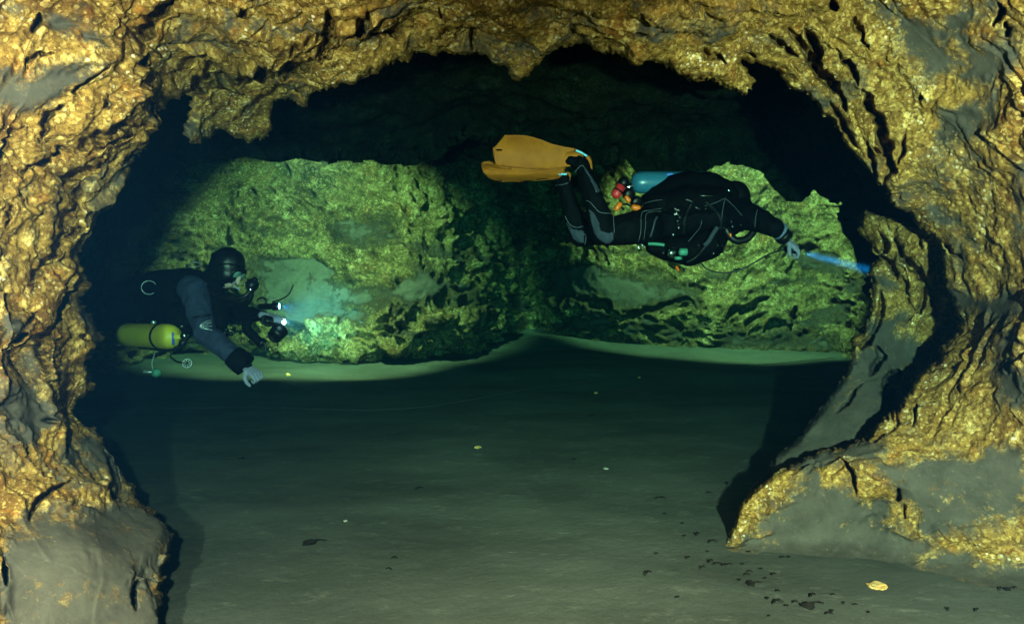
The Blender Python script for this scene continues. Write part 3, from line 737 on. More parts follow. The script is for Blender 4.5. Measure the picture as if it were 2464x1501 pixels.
def hand(name, wrist, d, palm_n, mat, parent, curl=1.2, s=1.0, spread=0.12, side=1):
    """glove: palm, four unequal fingers and a thumb, closed by curl radians"""
    d = Vector(d).normalized(); pn = (Vector(palm_n) - d * Vector(palm_n).dot(d)).normalized(); w = d.cross(pn) * side
    wrist = Vector(wrist); ch = []
    kn = []
    for k, (off, L, fw) in enumerate([(0.031, .074, .0095), (0.011, .082, .010), (-0.010, .077, .0095), (-0.030, .062, .0085)]):
        base = wrist + (d * 0.088 + w * off) * s - pn * 0.004 * (k in (1, 2))
        kn.append(base); ch.append([(wrist + (d * 0.01 + w * off * 0.55) * s, 0.017 * s), (base, 0.0135 * s)])
        c = [(base, fw * 1.15 * s)]; p = base; ang = 0.25 * curl + 0.06 * k
        for j, fr in enumerate((0.44, 0.32, 0.24)):
            dd = (d * math.cos(ang) + pn * math.sin(ang) + w * spread * off * 18 * (1 - j * .3)).normalized()
            p = p + dd * L * fr * s; c.append((p, fw * (1 - 0.1 * (j + 1)) * s)); ang += curl * (0.75 + 0.05 * k)
        ch.append(c)
    t0 = wrist + (d * 0.03 + w * 0.028) * s
    t1 = t0 + (d * 0.5 + w * 0.6 + pn * 0.55).normalized() * 0.042 * s
    t2 = t1 + (d * 0.75 + w * 0.05 + pn * 0.65).normalized() * 0.033 * s
    t3 = t2 + (d * 0.6 - w * 0.45 + pn * 0.6).normalized() * 0.025 * s
    ch.append([(wrist + d * 0.012 * s, .018 * s), (t0, .016 * s), (t1, .0125 * s), (t2, .011 * s), (t3, .0095 * s)])
    ch.append([(wrist - d * 0.03 * s, .026 * s), (wrist + d * 0.01 * s, .026 * s)])
    ch.append([(kn[0], .011 * s), (kn[3], .011 * s)])
    return fuse(name, ch, [], mat, parent, voxel=0.0030, smooth=4)

# ---- materials of the equipment
M_suit = new_mat('neoprene', (0.0022, 0.0026, 0.004), 0.75, bump=0.3, bscale=90, spec=0.06)
M_suit_g = new_mat('grey_neoprene', (0.035, 0.042, 0.065), 0.7, bump=0.2, bscale=120, spec=0.2)
M_sleeve = new_mat('blue_grey_cloth', (0.011, 0.020, 0.060), 0.85, noise=((0.007, 0.012, 0.04), 14), bump=0.8, bscale=40)
M_black = new_mat('black_rubber', (0.003, 0.003, 0.004), 0.42, spec=0.3)
M_nylon = new_mat('black_nylon', (0.002, 0.002, 0.003), 0.75, bump=0.4, bscale=30, spec=0.05)
M_seam = new_mat('grey_piping', (0.10, 0.11, 0.14), 0.7)
M_orange = new_mat('orange_fin_rubber', (0.55, 0.135, 0.000), 0.7, noise=((0.42, 0.095, 0.0), 9), bump=0.1, bscale=30)
M_orange2 = new_mat('orange_plastic', (0.95, 0.16, 0.01), 0.35)
M_red = new_mat('red_plastic', (0.75, 0.03, 0.035), 0.4)
M_chrome = new_mat('chrome', (0.85, 0.88, 0.9), 0.18, 1.0)
M_steel = new_mat('steel', (0.6, 0.65, 0.68), 0.4, 0.7)
M_tankblue = new_mat('blue_painted_tank', (0.03, 0.15, 0.26), 0.32, 0.0, noise=((0.022, 0.12, 0.22), 6), spec=0.6)
M_tankhighlight = new_mat('blue_highlight', (0.10, 0.25, 0.85), 0.4)  # colour of the highlight painted on the blue tank
M_yellow = new_mat('yellow_painted_tank', (0.62, 0.50, 0.035), 0.5, noise=((0.50, 0.42, 0.035), 7))
M_glove = new_mat('grey_glove', (0.20, 0.21, 0.31), 0.85, bump=0.5, bscale=60)
M_cuffg = new_mat('grey_blue_cuff', (0.12, 0.16, 0.27), 0.6)
M_skin = new_mat('skin', (0.42, 0.30, 0.25), 0.55)
M_green = new_mat('teal_rubber', (0.05, 0.24, 0.17), 0.5)
M_glass = new_mat('mask_glass', (0.10, 0.22, 0.20), 0.08, spec=0.9)
M_strap = new_mat('pale_blue_spring', (0.25, 0.55, 0.75), 0.35, 0.3)
M_lens = new_mat('lit_lens', (0.5, 0.7, 1.0), 0.3, emit=((0.35, 0.6, 1.0), 14))
M_lens2 = new_mat('focus_lens', (0.8, 0.9, 1.0), 0.3, emit=((0.75, 0.95, 1.0), 14))
M_dial = new_mat('dial_face', (0.55, 0.6, 0.55), 0.4)

# ================================================================== right diver (swimming)
R_ = 4.72
pr = empty('person', Z('b', 700, 850, R_), 'diver in black wetsuit and orange fins swimming right with arm stretched forward', 'person')
near_leg = [(Z('a', 1900, 1150, 4.74), .112), (Z('a', 1700, 1180, 4.70), .104), (Z('a', 1478, 1222, 4.66), .082)]
near_shin = [(Z('a', 1478, 1222, 4.66), .082), (Z('a', 1400, 960, 4.68), .076), (Z('a', 1320, 740, 4.70), .060), (Z('a', 1250, 530, 4.72), .046), (Z('a', 1225, 490, 4.73), .046)]
near_foot = [(Z('a', 1245, 500, 4.73), .045), (Z('a', 1130, 470, 4.74), .038)]
far_leg = [(Z('a', 1900, 1140, 4.98), .105), (Z('a', 1600, 1190, 4.98), .096), (Z('a', 1235, 1250, 4.97), .076)]
far_shin = [(Z('a', 1235, 1250, 4.97), .076), (Z('a', 1150, 1020, 4.97), .070), (Z('a', 1085, 830, 4.96), .056), (Z('a', 1050, 690, 4.95), .045)]
far_foot = [(Z('a', 1060, 660, 4.95), .044), (Z('a', 960, 630, 4.95), .035)]
torso = [(Z('b', 690, 850, 4.86), .130), (Z('b', 950, 810, 4.86), .135), (Z('b', 1250, 760, 4.86), .155), (Z('b', 1500, 730, 4.86), .165), (Z('b', 1640, 720, 4.86), .13)]
arm_n = [(Z('b', 1600, 730, 4.78), .11), (Z('b', 1760, 745, 4.66), .090), (Z('b', 1900, 795, 4.58), .074), (Z('b', 2030, 855, 4.50), .060), (Z('b', 2085, 900, 4.52), .047), (Z('b', 2150, 965, 4.56), .036)]
arm_f = [(Z('b', 1560, 760, 5.02), .10), (Z('b', 1520, 880, 5.12), .072), (Z('b', 1400, 980, 5.08), .055), (Z('b', 1260, 1040, 5.0), .042)]
neck = [(Z('b', 1600, 680, 4.9), .09), (Z('b', 1660, 600, 4.9), .07)]
body_r = fuse('body', [near_leg, near_shin, near_foot, far_leg, far_shin, far_foot, torso, arm_n, arm_f, neck],
              [(Z('b', 1640, 560, 4.9), (.095, .09, .10)), (Z('b', 700, 850, 4.74), (.12, .11, .13)), (Z('b', 700, 850, 4.97), (.12, .11, .12))],
              M_suit, pr, voxel=0.010, smooth=6, noise=0.020, nscale=8)
hood_r = fuse('hood', [[(Z('b', 1590, 640, 4.88), .10), (Z('b', 1625, 545, 4.88), .105)]], [(Z('b', 1625, 545, 4.88), (.112, .105, .112)), (Z('b', 1680, 600, 4.88), (.08, .08, .08))], M_black, pr, voxel=0.010, smooth=4)
wing = fuse('wing', [[(Z('b', 720, 580, 4.84), .05), (Z('b', 830, 550, 4.84), .080), (Z('b', 1000, 470, 4.84), .105), (Z('b', 1130, 452, 4.84), .110), (Z('b', 1340, 450, 4.84), .110), (Z('b', 1480, 500, 4.84), .10), (Z('b', 1560, 540, 4.84), .085)],
                     [(Z('b', 800, 620, 4.80), .08), (Z('b', 1100, 600, 4.76), .11), (Z('b', 1450, 600, 4.76), .10)]], [], M_nylon, pr, voxel=0.011, smooth=5, noise=0.018, nscale=5)
bag = fuse('chest_bag', [[(Z('b', 780, 1075, 4.78), .052), (Z('b', 950, 1080, 4.78), .085), (Z('b', 1180, 1095, 4.78), .110), (Z('b', 1360, 1030, 4.78), .105), (Z('b', 1470, 925, 4.80), .080)]], [], M_nylon, pr, voxel=0.011, smooth=4, noise=0.02, nscale=6)
TR = bvh(body_r, hood_r, wing, bag)
TB = bvh(body_r)
patch('knee_pad', TB, 'a', [(1310,960),(1370,1000),(1430,1110),(1440,1190),(1500,1215),(1570,1210),(1580,1290),(1540,1330),(1490,1335),(1420,1290),(1370,1230),(1340,1120)], M_suit_g, pr, 9)
patch('knee_pad', TB, 'a', [(1060,1060),(1110,1130),(1160,1180),(1230,1190),(1270,1200),(1270,1330),(1200,1320),(1150,1280),(1110,1200)], M_suit_g, pr, 9)
patch('calf_panel', TB, 'a', [(1250,520),(1290,570),(1350,640),(1400,720),(1440,790),(1400,810),(1360,740),(1320,650),(1280,590)], M_suit_g, pr, 7)
for f, q in [('a', [(1290,885),(1330,900),(1390,970),(1440,1010),(1565,1020)]), ('a', [(1565,1020),(1575,1120),(1580,1220)]), ('a', [(1070,1040),(1120,1130),(1190,1165),(1260,1150)]),
             ('a', [(1230,1225),(1285,1245),(1275,1340)]), ('a', [(1170,590),(1240,520),(1290,570),(1350,680),(1395,800)]), ('a', [(975,725),(1040,720),(1105,700)]),
             ('b', [(630,1010),(655,900),(665,720),(740,690),(870,665)]), ('b', [(685,990),(705,850),(710,730),(780,700),(865,695)]), ('b', [(680,620),(780,590),(880,575)]),
             ('b', [(1530,560),(1510,660),(1495,780)]), ('b', [(1530,560),(1620,640),(1710,740)]), ('b', [(1530,560),(1420,610),(1320,640)]), ('b', [(1870,680),(1850,760),(1845,860)]),
             ('b', [(1290,790),(1260,880),(1150,1010)])]:
    seam('seam', TR, f, q, 0.0016 if f == 'b' else 0.0022, M_seam, pr)
for q in [[(1180,620),(1140,700),(1110,800),(1100,930)], [(1330,600),(1430,690),(1490,800),(1470,880)]]:
    seam('harness_webbing', TR, 'b', q, 0.009, new_mat('webbing', (0.004, 0.005, 0.008), 0.6, spec=.3), pr, 5, 0.003)
# harness hardware
for q, r in [([(1270,538),(1420,538)], .004), ([(1120,572),(1200,600)], .006), ([(1220,652),(1275,668)], .006), ([(1000,660),(1070,690)], .0025)]:
    seam('buckle', TR, 'b', q, r, M_chrome, pr, 3, 0.006)
for x, y, r in [(1010,725,.008),(1062,760,.009),(1040,800,.006),(1045,830,.005),(1050,860,.010),(990,930,.013),(1565,490,.011),(1330,665,.007),(1610,850,.007),(1700,835,.005),(1520,872,.005),(1600,800,.004),
                (890,1125,.005),(1410,1130,.005),(1260,1050,.005),(1450,1050,.006),(1500,1053,.004)]:
    bm = bmesh.new(); ball_bm(bm, on_surf(TR, 'b', x, y, r * 0.6), r, None, 10, 6); link_bm(bm, 'snap_glint', M_chrome, pr)  # snaps, plus highlights put in as chrome beads
ring_obj('d_ring', on_surf(TR, 'b', 1060, 700, .006), (0.3, -1, 0.2), 0.022, 0.003, M_chrome, pr)
ring_obj('d_ring', Z('b', 655, 1062, 4.68), (0.3, -1, 0.2), 0.018, 0.006, M_chrome, pr)
tube('leg_strap', [on_surf(TB, 'b', x, y, .005) for x, y in [(735,1025),(820,1035),(900,1045)]], .011, M_green, pr)
seam('pocket_stripe', TR, 'b', [(825,755),(800,800),(780,880),(755,960)], .007, M_suit_g, pr, 4)
tube('inflator_hose', [Z('b', 1440, 860, 4.62), Z('b', 1380, 980, 4.60), Z('b', 1300, 1090, 4.62), Z('b', 1220, 1180, 4.62), Z('b', 1130, 1225, 4.64)], .008, M_black, pr)
tube('corrugated_hose', [Z('b', 1450, 860, 4.60), Z('b', 1400, 940, 4.60), Z('b', 1350, 1020, 4.60), Z('b', 1310, 1050, 4.60)], .014, M_suit_g, pr, 10, 8, 0.12)
tube('breathing_hose', [Z('b', 1540, 880, 4.66), Z('b', 1580, 950, 4.66), Z('b', 1650, 1000, 4.66), Z('b', 1740, 990, 4.66), Z('b', 1810, 930, 4.66), Z('b', 1835, 850, 4.66), Z('b', 1820, 790, 4.66)], .024, M_black, pr, 12, 10, 0.08)
bm = bmesh.new(); lathe(bm, Z('b', 985, 1130, 4.64), Z('b', 1045, 1145, 4.60), [(-.012, .018), (-.01, .034), (.012, .036), (.02, .026), (.028, .01)], 20)
rg = link_bm(bm, 'regulator', M_chrome, pr)
bm = bmesh.new(); lathe(bm, Z('b', 1055, 1118, 4.60), Z('b', 1138, 1118, 4.60), [(0, .018), (.004, .024), (.046, .025), (.052, .019)], 20); link_bm(bm, 'cap', M_green, rg).matrix_parent_inverse = Matrix.Translation(pr.location).inverted() if False else Matrix()
bm = bmesh.new(); lathe(bm, Z('b', 1045, 1168, 4.60), Z('b', 1045, 1200, 4.60), [(0, .024), (.012, .027), (.02, .02)], 20); link_bm(bm, 'cap', M_green, rg).matrix_parent_inverse = Matrix()
tube('whistle', [Z('b', 1025, 1270, 4.62), Z('b', 1050, 1312, 4.60)], .008, M_orange2, pr)
tube('whistle', [Z('b', 1585, 925, 4.62), Z('b', 1590, 960, 4.62)], .007, M_orange2, pr)
# near hand in grey glove round the torch, cuff and wrist band
tube('dry_cuff', [Z('b', 2045, 862, 4.515), Z('b', 2110, 910, 4.53)], .058, M_cuffg, pr, 16)
bm = bmesh.new(); lathe(bm, Z('b', 2112, 925, 4.535), Z('b', 2160, 975, 4.56), [(0, .044), (.01, .054), (.05, .054), (.06, .042)], 20)
link_bm(bm, 'wrist_computer', M_black, pr)
hand('glove', Z('b', 2165, 985, 4.56), Z('b', 2235, 1045, 4.56) - Z('b', 2165, 985, 4.56), Vector((-.3, .5, -.8)), M_glove, pr, curl=1.15, s=1.0, side=-1)
# fins
up = [(320,335),(350,318),(440,210),(540,208),(640,212),(720,226),(800,250),(880,280),(960,308),(1060,330),(1160,345),(1200,360),(1210,395),(1180,440),(1150,490),(1130,525),(1050,535),(950,545),(830,550),(740,550),(640,545),(540,535),(430,522),(350,500),(335,440)]
def fin_mesh(name, outline, dfun, thick, parent, hole=None):
    """broad rubber blade from its outline, bowed, with a stiffening rib along each edge"""
    bm = bmesh.new(); step = 16
    xs = [a for a, _ in outline]; ys = [b for _, b in outline]; vs = {}
    for i in range(int((max(xs) - min(xs)) / step) + 2):
        for j in range(int((max(ys) - min(ys)) / step) + 2):
            x = min(xs) + i * step; y = min(ys) + j * step
            s = sdf(np.array([float(x)]), np.array([float(y)]), outline)[0]
            if s < step * 0.75:
                if s > -step * 0.6:      # snap onto the outline
                    best = None
                    for k in range(len(outline)):
                        ax, ay = outline[k]; bx, by = outline[(k + 1) % len(outline)]
                        t = max(0, min(1, ((x - ax) * (bx - ax) + (y - ay) * (by - ay)) / ((bx - ax) ** 2 + (by - ay) ** 2)))
                        qx, qy = ax + t * (bx - ax), ay + t * (by - ay); dd = (qx - x) ** 2 + (qy - y) ** 2
                        if best is None or dd < best[0]: best = (dd, qx, qy)
                    x, y = best[1], best[2]
                    bump = -0.006
                else: bump = 0.0
                vs[i, j] = (bm.verts.new(Z('a', x, y, dfun(x, y) + bump)), x, y)
    for (i, j) in list(vs):
        q = [(i, j), (i, j + 1), (i + 1, j + 1), (i + 1, j)]
        if all(k in vs for k in q):
            cx = sum(vs[k][1] for k in q) / 4; cyy = sum(vs[k][2] for k in q) / 4
            if hole and ((cx - hole[0]) / hole[2]) ** 2 + ((cyy - hole[1]) / hole[3]) ** 2 < 1: continue
            bm.faces.new([vs[k][0] for k in q])
    for v in [v for v in bm.verts if not v.link_faces]: bm.verts.remove(v)
    o = link_bm(bm, name, M_orange, parent)
    so = o.modifiers.new('thickness', 'SOLIDIFY'); so.thickness = thick; so.offset = 0
    return o
d_up = lambda x, y: 4.76 - 0.00016 * (1200 - x) + 0.03 * ((y - 380) / 160) ** 2 * (x < 1100)
fin1 = fin_mesh('fin', up, d_up, 0.012, pr, (385, 358, 36, 14))
fin1['label'] = 'upper orange fin seen flat with a slot near its tip'
lo = [(200,500),(225,488),(290,484),(350,508),(440,535),(560,545),(720,552),(900,545),(1000,538),(1072,540),(1050,590),(1010,622),(975,662),(880,655),(760,668),(660,680),(560,690),(440,688),(330,672),(270,640),(222,592),(200,540)]
d_lo = lambda x, y: 4.90 - 0.00010 * (1100 - x) + 0.10 * ((y - 585) / 90) + 0.02 * math.sin((y - 500) / 26.0)
fin2 = fin_mesh('fin', lo, d_lo, 0.012, pr)
fin2['label'] = 'lower orange fin tilted edge on below the other'
def rib(fin, pts, dfun, r):
    o = tube('rib', [Z('a', x, y, dfun(x, y) - .008) for x, y in pts], r, M_orange, None, 6)
    o.parent = fin; o.matrix_parent_inverse = fin.matrix_world.inverted() if False else Matrix()
    return o
RIBS = [(fin1, [(345,505),(500,528),(700,546),(900,544),(1125,522)], d_up), (fin1, [(440,212),(640,214),(800,252),(960,310),(1180,352)], d_up),
        (fin2, [(220,520),(340,560),(560,575),(800,560),(1050,548)], d_lo), (fin2, [(240,600),(400,605),(580,612),(760,600),(1000,560)], d_lo), (fin2, [(270,640),(440,688),(660,680),(960,660)], d_lo)]
# foot pockets
pk1 = fuse('foot_pocket', [[(Z('a', 1190, 440, 4.76), .05), (Z('a', 1090, 440, 4.77), .045), (Z('a', 980, 430, 4.765), .02)]], [], M_orange, pr, voxel=0.008, smooth=4)
pk2 = fuse('foot_pocket', [[(Z('a', 1010, 600, 4.95), .046), (Z('a', 920, 610, 4.95), .042), (Z('a', 800, 610, 4.93), .018)]], [], M_orange, pr, voxel=0.008, smooth=4)
tube('heel_strap', [Z('a', x, y, 4.70) for x, y in [(1180,362),(1240,388),(1300,425)]], .008, M_strap, pr, 8, 6, .15)
tube('heel_strap', [Z('a', x, y, 4.73) for x, y in [(1300,430),(1326,470),(1336,560)]], .014, M_orange, pr)
tube('heel_strap', [Z('a', x, y, 4.90) for x, y in [(1000,612),(1045,609),(1090,612)]], .008, M_strap, pr, 8, 6, .15)
tube('heel_strap', [Z('a', x, y, 4.93) for x, y in [(1085,600),(1118,610),(1105,680)]], .010, M_orange, pr)

# blue tank on the back of the right diver
tk = empty('scuba_tank', Z('b', 950, 400, 4.98), 'blue scuba tank lying along the back of the swimming diver', 'scuba tank')
A_, B_ = Z('b', 560, 396, 4.86), Z('b', 1400, 396, 4.90); L_ = (B_ - A_).length
bm = bmesh.new(); lathe(bm, A_, B_, [(-.004, .016), (.0, .030), (.012, .052), (.03, .066), (.055, .074), (.09, .076), (L_ - .02, .076), (L_, .06)], 36); link_bm(bm, 'tank_body', M_tankblue, tk)
seam('tank_highlight', bvh(bpy.context.scene.objects['tank_body']), 'b', [(925,318),(955,312),(985,310)], .008, M_tankhighlight, tk, 3, .001)  # bright highlight on the tank painted as a pale blue strip
bm = bmesh.new(); lathe(bm, Z('b', 560, 430, 4.84), Z('b', 500, 455, 4.82), [(0, .022), (.01, .022), (.02, .014), (.045, .014)], 16); vv = link_bm(bm, 'valve', M_chrome, tk)
bm = bmesh.new()
for x, y, r in [(540, 520, .040), (620, 600, .042)]:
    lathe(bm, Z('b', x - 20, y - 5, 4.80), Z('b', x + 40, y + 20, 4.70), [(0, r * .5), (.006, r), (.018, r * .82), (.022, r), (.034, r * .82), (.038, r), (.048, r * .7)], 20)
link_bm(bm, 'first_stage', M_black, tk)
for x0, y0, x1, y1, r in [(400, 672, 440, 618, .019), (505, 552, 535, 588, .017), (575, 652, 640, 668, .020)]:
    bm = bmesh.new(); a, b = Z('b', x0, y0, 4.70), Z('b', x1, y1, 4.70); L = (b - a).length
    lathe(bm, a, b, [(-.012, .006), (-.006, r * .8), (0, r), (L, r), (L + .006, r * .8), (L + .01, .006)], 18); link_bm(bm, 'knob', M_orange2, tk)
tube('hose', [Z('b', 620, 610, 4.72), Z('b', 560, 640, 4.70), Z('b', 500, 620, 4.72), Z('b', 450, 640, 4.74), Z('b', 480, 680, 4.76)], .007, M_black, tk)
# red canister
cn = empty('canister', Z('b', 395, 545, 4.8), 'small red canister with black cap behind the blue tank', 'canister')
a, b = Z('b', 392, 530, 4.80), Z('b', 480, 390, 4.80); L = (b - a).length
bm = bmesh.new(); lathe(bm, a, b, [(-.018, .012), (-.012, .026), (0, .033), (L * .72, .034)], 24); link_bm(bm, 'canister_body', M_red, cn)
bm = bmesh.new(); lathe(bm, a + (b - a) * .72, b + (b - a) * .12, [(-.002, .034), (.0, .038), (.045, .038), (.055, .028)], 24); link_bm(bm, 'cap', M_black, cn)
bm = bmesh.new(); lathe(bm, a + (b - a) * .27, a + (b - a) * .38, [(0, .034), (.0, .0365), ((b - a).length * .11, .0365), ((b - a).length * .11, .034)], 24); link_bm(bm, 'band', M_black, cn)

def dive_light(name, a, b, r, label, lens_mat, r2=None):
    e = empty(name, a, label, 'torch'); L = (b - a).length; r2 = r2 or r * 1.35
    bm = bmesh.new(); lathe(bm, a, b, [(-.01, r * .5), (0, r), (L * .6, r), (L * .68, r2), (L * .72, r2 * .93), (L * .76, r2), (L * .80, r2 * .93), (L * .84, r2), (L, r2), (L, r2 * .86), (L - .012, r2 * .84)], 24)
    link_bm(bm, 'torch_body', M_black, e)
    bm = bmesh.new(); d = (b - a).normalized(); lathe(bm, b - d * .010, b - d * .006, [(0, .001), (0.0005, r2 * .8), (.003, r2 * .8), (.0035, .001)], 20)
    link_bm(bm, 'lens', lens_mat, e)
    return e
ta, tb = Z('b', 2165, 1085, 4.60), Z('b', 2300, 1112, 4.60)
lt = dive_light('dive_light', ta, tb, .022, 'black torch in the swimming diver\'s glove shining a narrow blue beam', M_lens)
tube('cable', [Z('b', 1280, 1230, 4.70), Z('b', 1340, 1290, 4.70), Z('b', 1450, 1328, 4.68), Z('b', 1580, 1330, 4.66), Z('b', 1720, 1290, 4.64), Z('b', 1860, 1215, 4.62), Z('b', 1990, 1140, 4.61), Z('b', 2165, 1090, 4.61)], .0055, M_black, lt)
tdir = (Z('3', 330, 425, 4.62) - tb).normalized()
sp = spot('torch_beam', tb + tdir * .02, tb + tdir * 3, 95000, (0.5, 1.0, 1.0), 8.5, 1.0, 0.02)

# ================================================================== left diver (photographer)
pl = empty('person', Z('c', 700, 520, 4.8), 'diver with blue grey sleeve and black hood holding a camera low beside the lit wall', 'person')
torso = [(Z('c', 930, 520, 4.78), .105), (Z('c', 760, 520, 4.80), .160), (Z('c', 520, 560, 4.86), .178), (Z('c', 250, 620, 4.98), .165), (Z('c', 30, 680, 5.1), .150)]
armn = [(Z('c', 760, 500, 4.68), .090), (Z('c', 812, 520, 4.60), .078), (Z('c', 845, 680, 4.54), .066), (Z('c', 895, 885, 4.46), .058), (Z('c', 1050, 995, 4.42), .053), (Z('c', 1180, 1110, 4.40), .042), (Z('c', 1265, 1175, 4.40), .032)]
armf = [(Z('c', 950, 560, 4.9), .09), (Z('c', 1040, 680, 4.94), .072), (Z('c', 1120, 720, 4.88), .060), (Z('c', 1260, 715, 4.76), .052), (Z('c', 1400, 735, 4.66), .036), (Z('c', 1440, 745, 4.64), .03)]
nk = [(Z('c', 900, 480, 4.78), .095), (Z('c', 1020, 420, 4.74), .075)]
legn = [(Z('c', 30, 690, 5.05), .125), (Z('c', -260, 800, 5.2), .10), (Z('c', -520, 900, 5.35), .075), (Z('c', -780, 700, 5.6), .065), (Z('c', -960, 540, 5.75), .045), (Z('c', -1060, 560, 5.85), .04)]
legf = [(Z('c', 30, 670, 5.22), .125), (Z('c', -240, 760, 5.45), .10), (Z('c', -460, 860, 5.6), .075), (Z('c', -700, 680, 5.85), .065), (Z('c', -860, 540, 6.0), .045), (Z('c', -960, 560, 6.1), .04)]
HC = Z('c', 1100, 320, 4.68)
fdir = (Z('c', 1330, 560, 4.60) - HC).normalized()
upv = Vector((fdir.z * -1, 0, fdir.x)).normalized()
def H(f, u, s=0): # head frame: forward, up, side (towards the camera)
    return HC + fdir * f + upv * u + fdir.cross(upv) * -s * (1 if fdir.cross(upv).y > 0 else -1)
body_l = fuse('body', [torso, armn, armf, nk, legn, legf],
              [(HC, (.088, .080, .098)), (H(.05, -.06), (.055, .05, .055)), (H(.10, -.01), (.02, .016, .03)), (H(.095, -.055), (.022, .028, .018)), (H(.075, -.085), (.028, .03, .026))],
              M_suit, pl, voxel=0.011, smooth=6, noise=0.013, nscale=7)
face = fuse('face', [[(H(.07, -.01), .045), (H(.075, -.06), .04), (H(.07, -.085), .028)], [(H(.105, .02), .013), (H(.128, -.02), .016), (H(.115, -.03), .013)], [(H(.10, -.058, .018), .009), (H(.10, -.058, -.018), .009)]],
            [(H(.085, .015, .03), .016), (H(.085, .015, -.03), .016), (H(.06, -.04, .045), (.028, .028, .03))], M_skin, pl, voxel=0.006, smooth=3)
hood = fuse('hood', [[(Z('c', 930, 480, 4.76), .098), (Z('c', 1030, 400, 4.72), .098), (Z('c', 1065, 330, 4.70), .105)], [(Z('c', 985, 215, 4.68), .028), (Z('c', 1020, 250, 4.68), .06)]],
            [(Z('c', 1098, 285, 4.68), (.113, .105, .113)), (H(.03, -.02), (.088, .098, .085)), (H(-.01, -.07), (.085, .09, .06))], M_black, pl, voxel=0.010, smooth=4, noise=.006, nscale=10)
sl = fuse('sleeve', [[(Z('c', 775, 500, 4.66), .086), (Z('c', 812, 520, 4.60), .086), (Z('c', 845, 680, 4.54), .076), (Z('c', 893, 880, 4.455), .067), (Z('c', 1050, 995, 4.415), .062), (Z('c', 1150, 1085, 4.40), .055)]],
          [], M_sleeve, pl, voxel=0.009, smooth=4, noise=0.022, nscale=7)
TL = bvh(sl); TLB = bvh(body_l, hood, sl)
tube('arm_band', [on_surf(TL, 'c', x, y, .003) for x, y in [(800,752),(850,742),(900,735),(945,722)]], .006, M_black, pl)
bm = bmesh.new(); lathe(bm, Z('c', 1135, 1070, 4.40), Z('c', 1262, 1175, 4.40), [(0, .050), (.004, .068), (.04, .074), (.05, .070), (.06, .075), (.11, .072), (.116, .05)], 28); link_bm(bm, 'cuff', M_nylon, pl)
hand('glove', Z('c', 1258, 1178, 4.40), Z('c', 1350, 1245, 4.37) - Z('c', 1258, 1178, 4.40), Vector((.1, .25, -1)), M_glove, pl, curl=1.9, s=1.02, spread=.04, side=-1)
hand('glove', Z('c', 1425, 735, 4.63), Z('c', 1540, 770, 4.60) - Z('c', 1425, 740, 4.63), Vector((.2, .3, -1)), M_glove, pl, curl=1.1, s=0.95, side=1)
# sleeve emblem: leaf-shaped swoosh in pale lines
for q in [[(957,772),(910,782),(870,808),(858,830),(880,842),(920,848),(962,860)], [(957,790),(915,795),(880,815),(860,828)], [(868,832),(905,822),(935,800),(955,800)], [(900,838),(930,826),(962,822)]]:
    seam('sleeve_emblem', TL, 'c', q, .0028, M_steel, pl, 4, .002)
# mask, regulator
fr = ring_obj('mask', H(.085, .018), fdir, .058, .014, M_black, pl, squash=.72)
bm = bmesh.new(); lathe(bm, H(.105, .018, .028), H(.125, .018, .030), [(0, .030), (.006, .030), (.007, .001)], 20); lathe(bm, H(.105, .018, -.028), H(.125, .018, -.030), [(0, .030), (.006, .030), (.007, .001)], 20)
link_bm(bm, 'mask_glass', M_glass, pl)
tube('mask_strap', [on_surf(TLB, 'c', x, y, .004) for x, y in [(1235,330),(1180,300),(1100,285),(1010,290)]], .006, M_nylon, pl)
bm = bmesh.new(); c0 = Z('c', 1290, 450, 4.60); lathe(bm, c0, Z('c', 1345, 510, 4.58), [(-.02, .018), (-.01, .03), (.015, .042), (.04, .042), (.052, .030), (.056, .008)], 24)
ball_bm(bm, Z('c', 1330, 425, 4.60), .022)
r2 = link_bm(bm, 'regulator', M_black, pl)
tube('breathing_hose', [Z('c', 1310, 480, 4.58), Z('c', 1250, 560, 4.56), Z('c', 1130, 590, 4.56), Z('c', 1000, 560, 4.58), Z('c', 920, 480, 4.62)], .014, M_black, pl, 10, 6, .06)
tube('breathing_hose', [Z('c', 1300, 500, 4.60), Z('c', 1280, 600, 4.62), Z('c', 1200, 640, 4.66), Z('c', 1080, 620, 4.7)], .02, M_black, pl, 10, 6, .1)
for x, y, r in [(1298,505,.009),(1245,455,.010),(820,392,.003),(952,585,.005),(978,615,.003),(985,632,.003),(992,650,.003),(996,670,.003),(1000,690,.008),(1047,607,.004),(710,820,.010),(320,768,.007),(322,800,.006),(1180,175,.005),(1240,275,.004)]:
    bm = bmesh.new(); ball_bm(bm, on_surf(TLB, 'c', x, y, r * .7, 4.56) + Vector((0, -.012, 0)), r, None, 10, 6); link_bm(bm, 'snap_glint', M_chrome, pl)  # metal fittings together with highlights modelled as small chrome balls
tube('mouth_strap', [Z('c', 1145, 445, 4.555), Z('c', 1165, 485, 4.55), Z('c', 1205, 505, 4.55)], .007, M_glove, pl)
ring_obj('d_ring', on_surf(TLB, 'c', 432, 495, .02), (0.5, -1, 0.1), .045, .0022, M_steel, pl)
ring_obj('d_ring', on_surf(TLB, 'c', 810, 290, .012), (0.1, -.5, 1), .040, .0022, M_steel, pl)
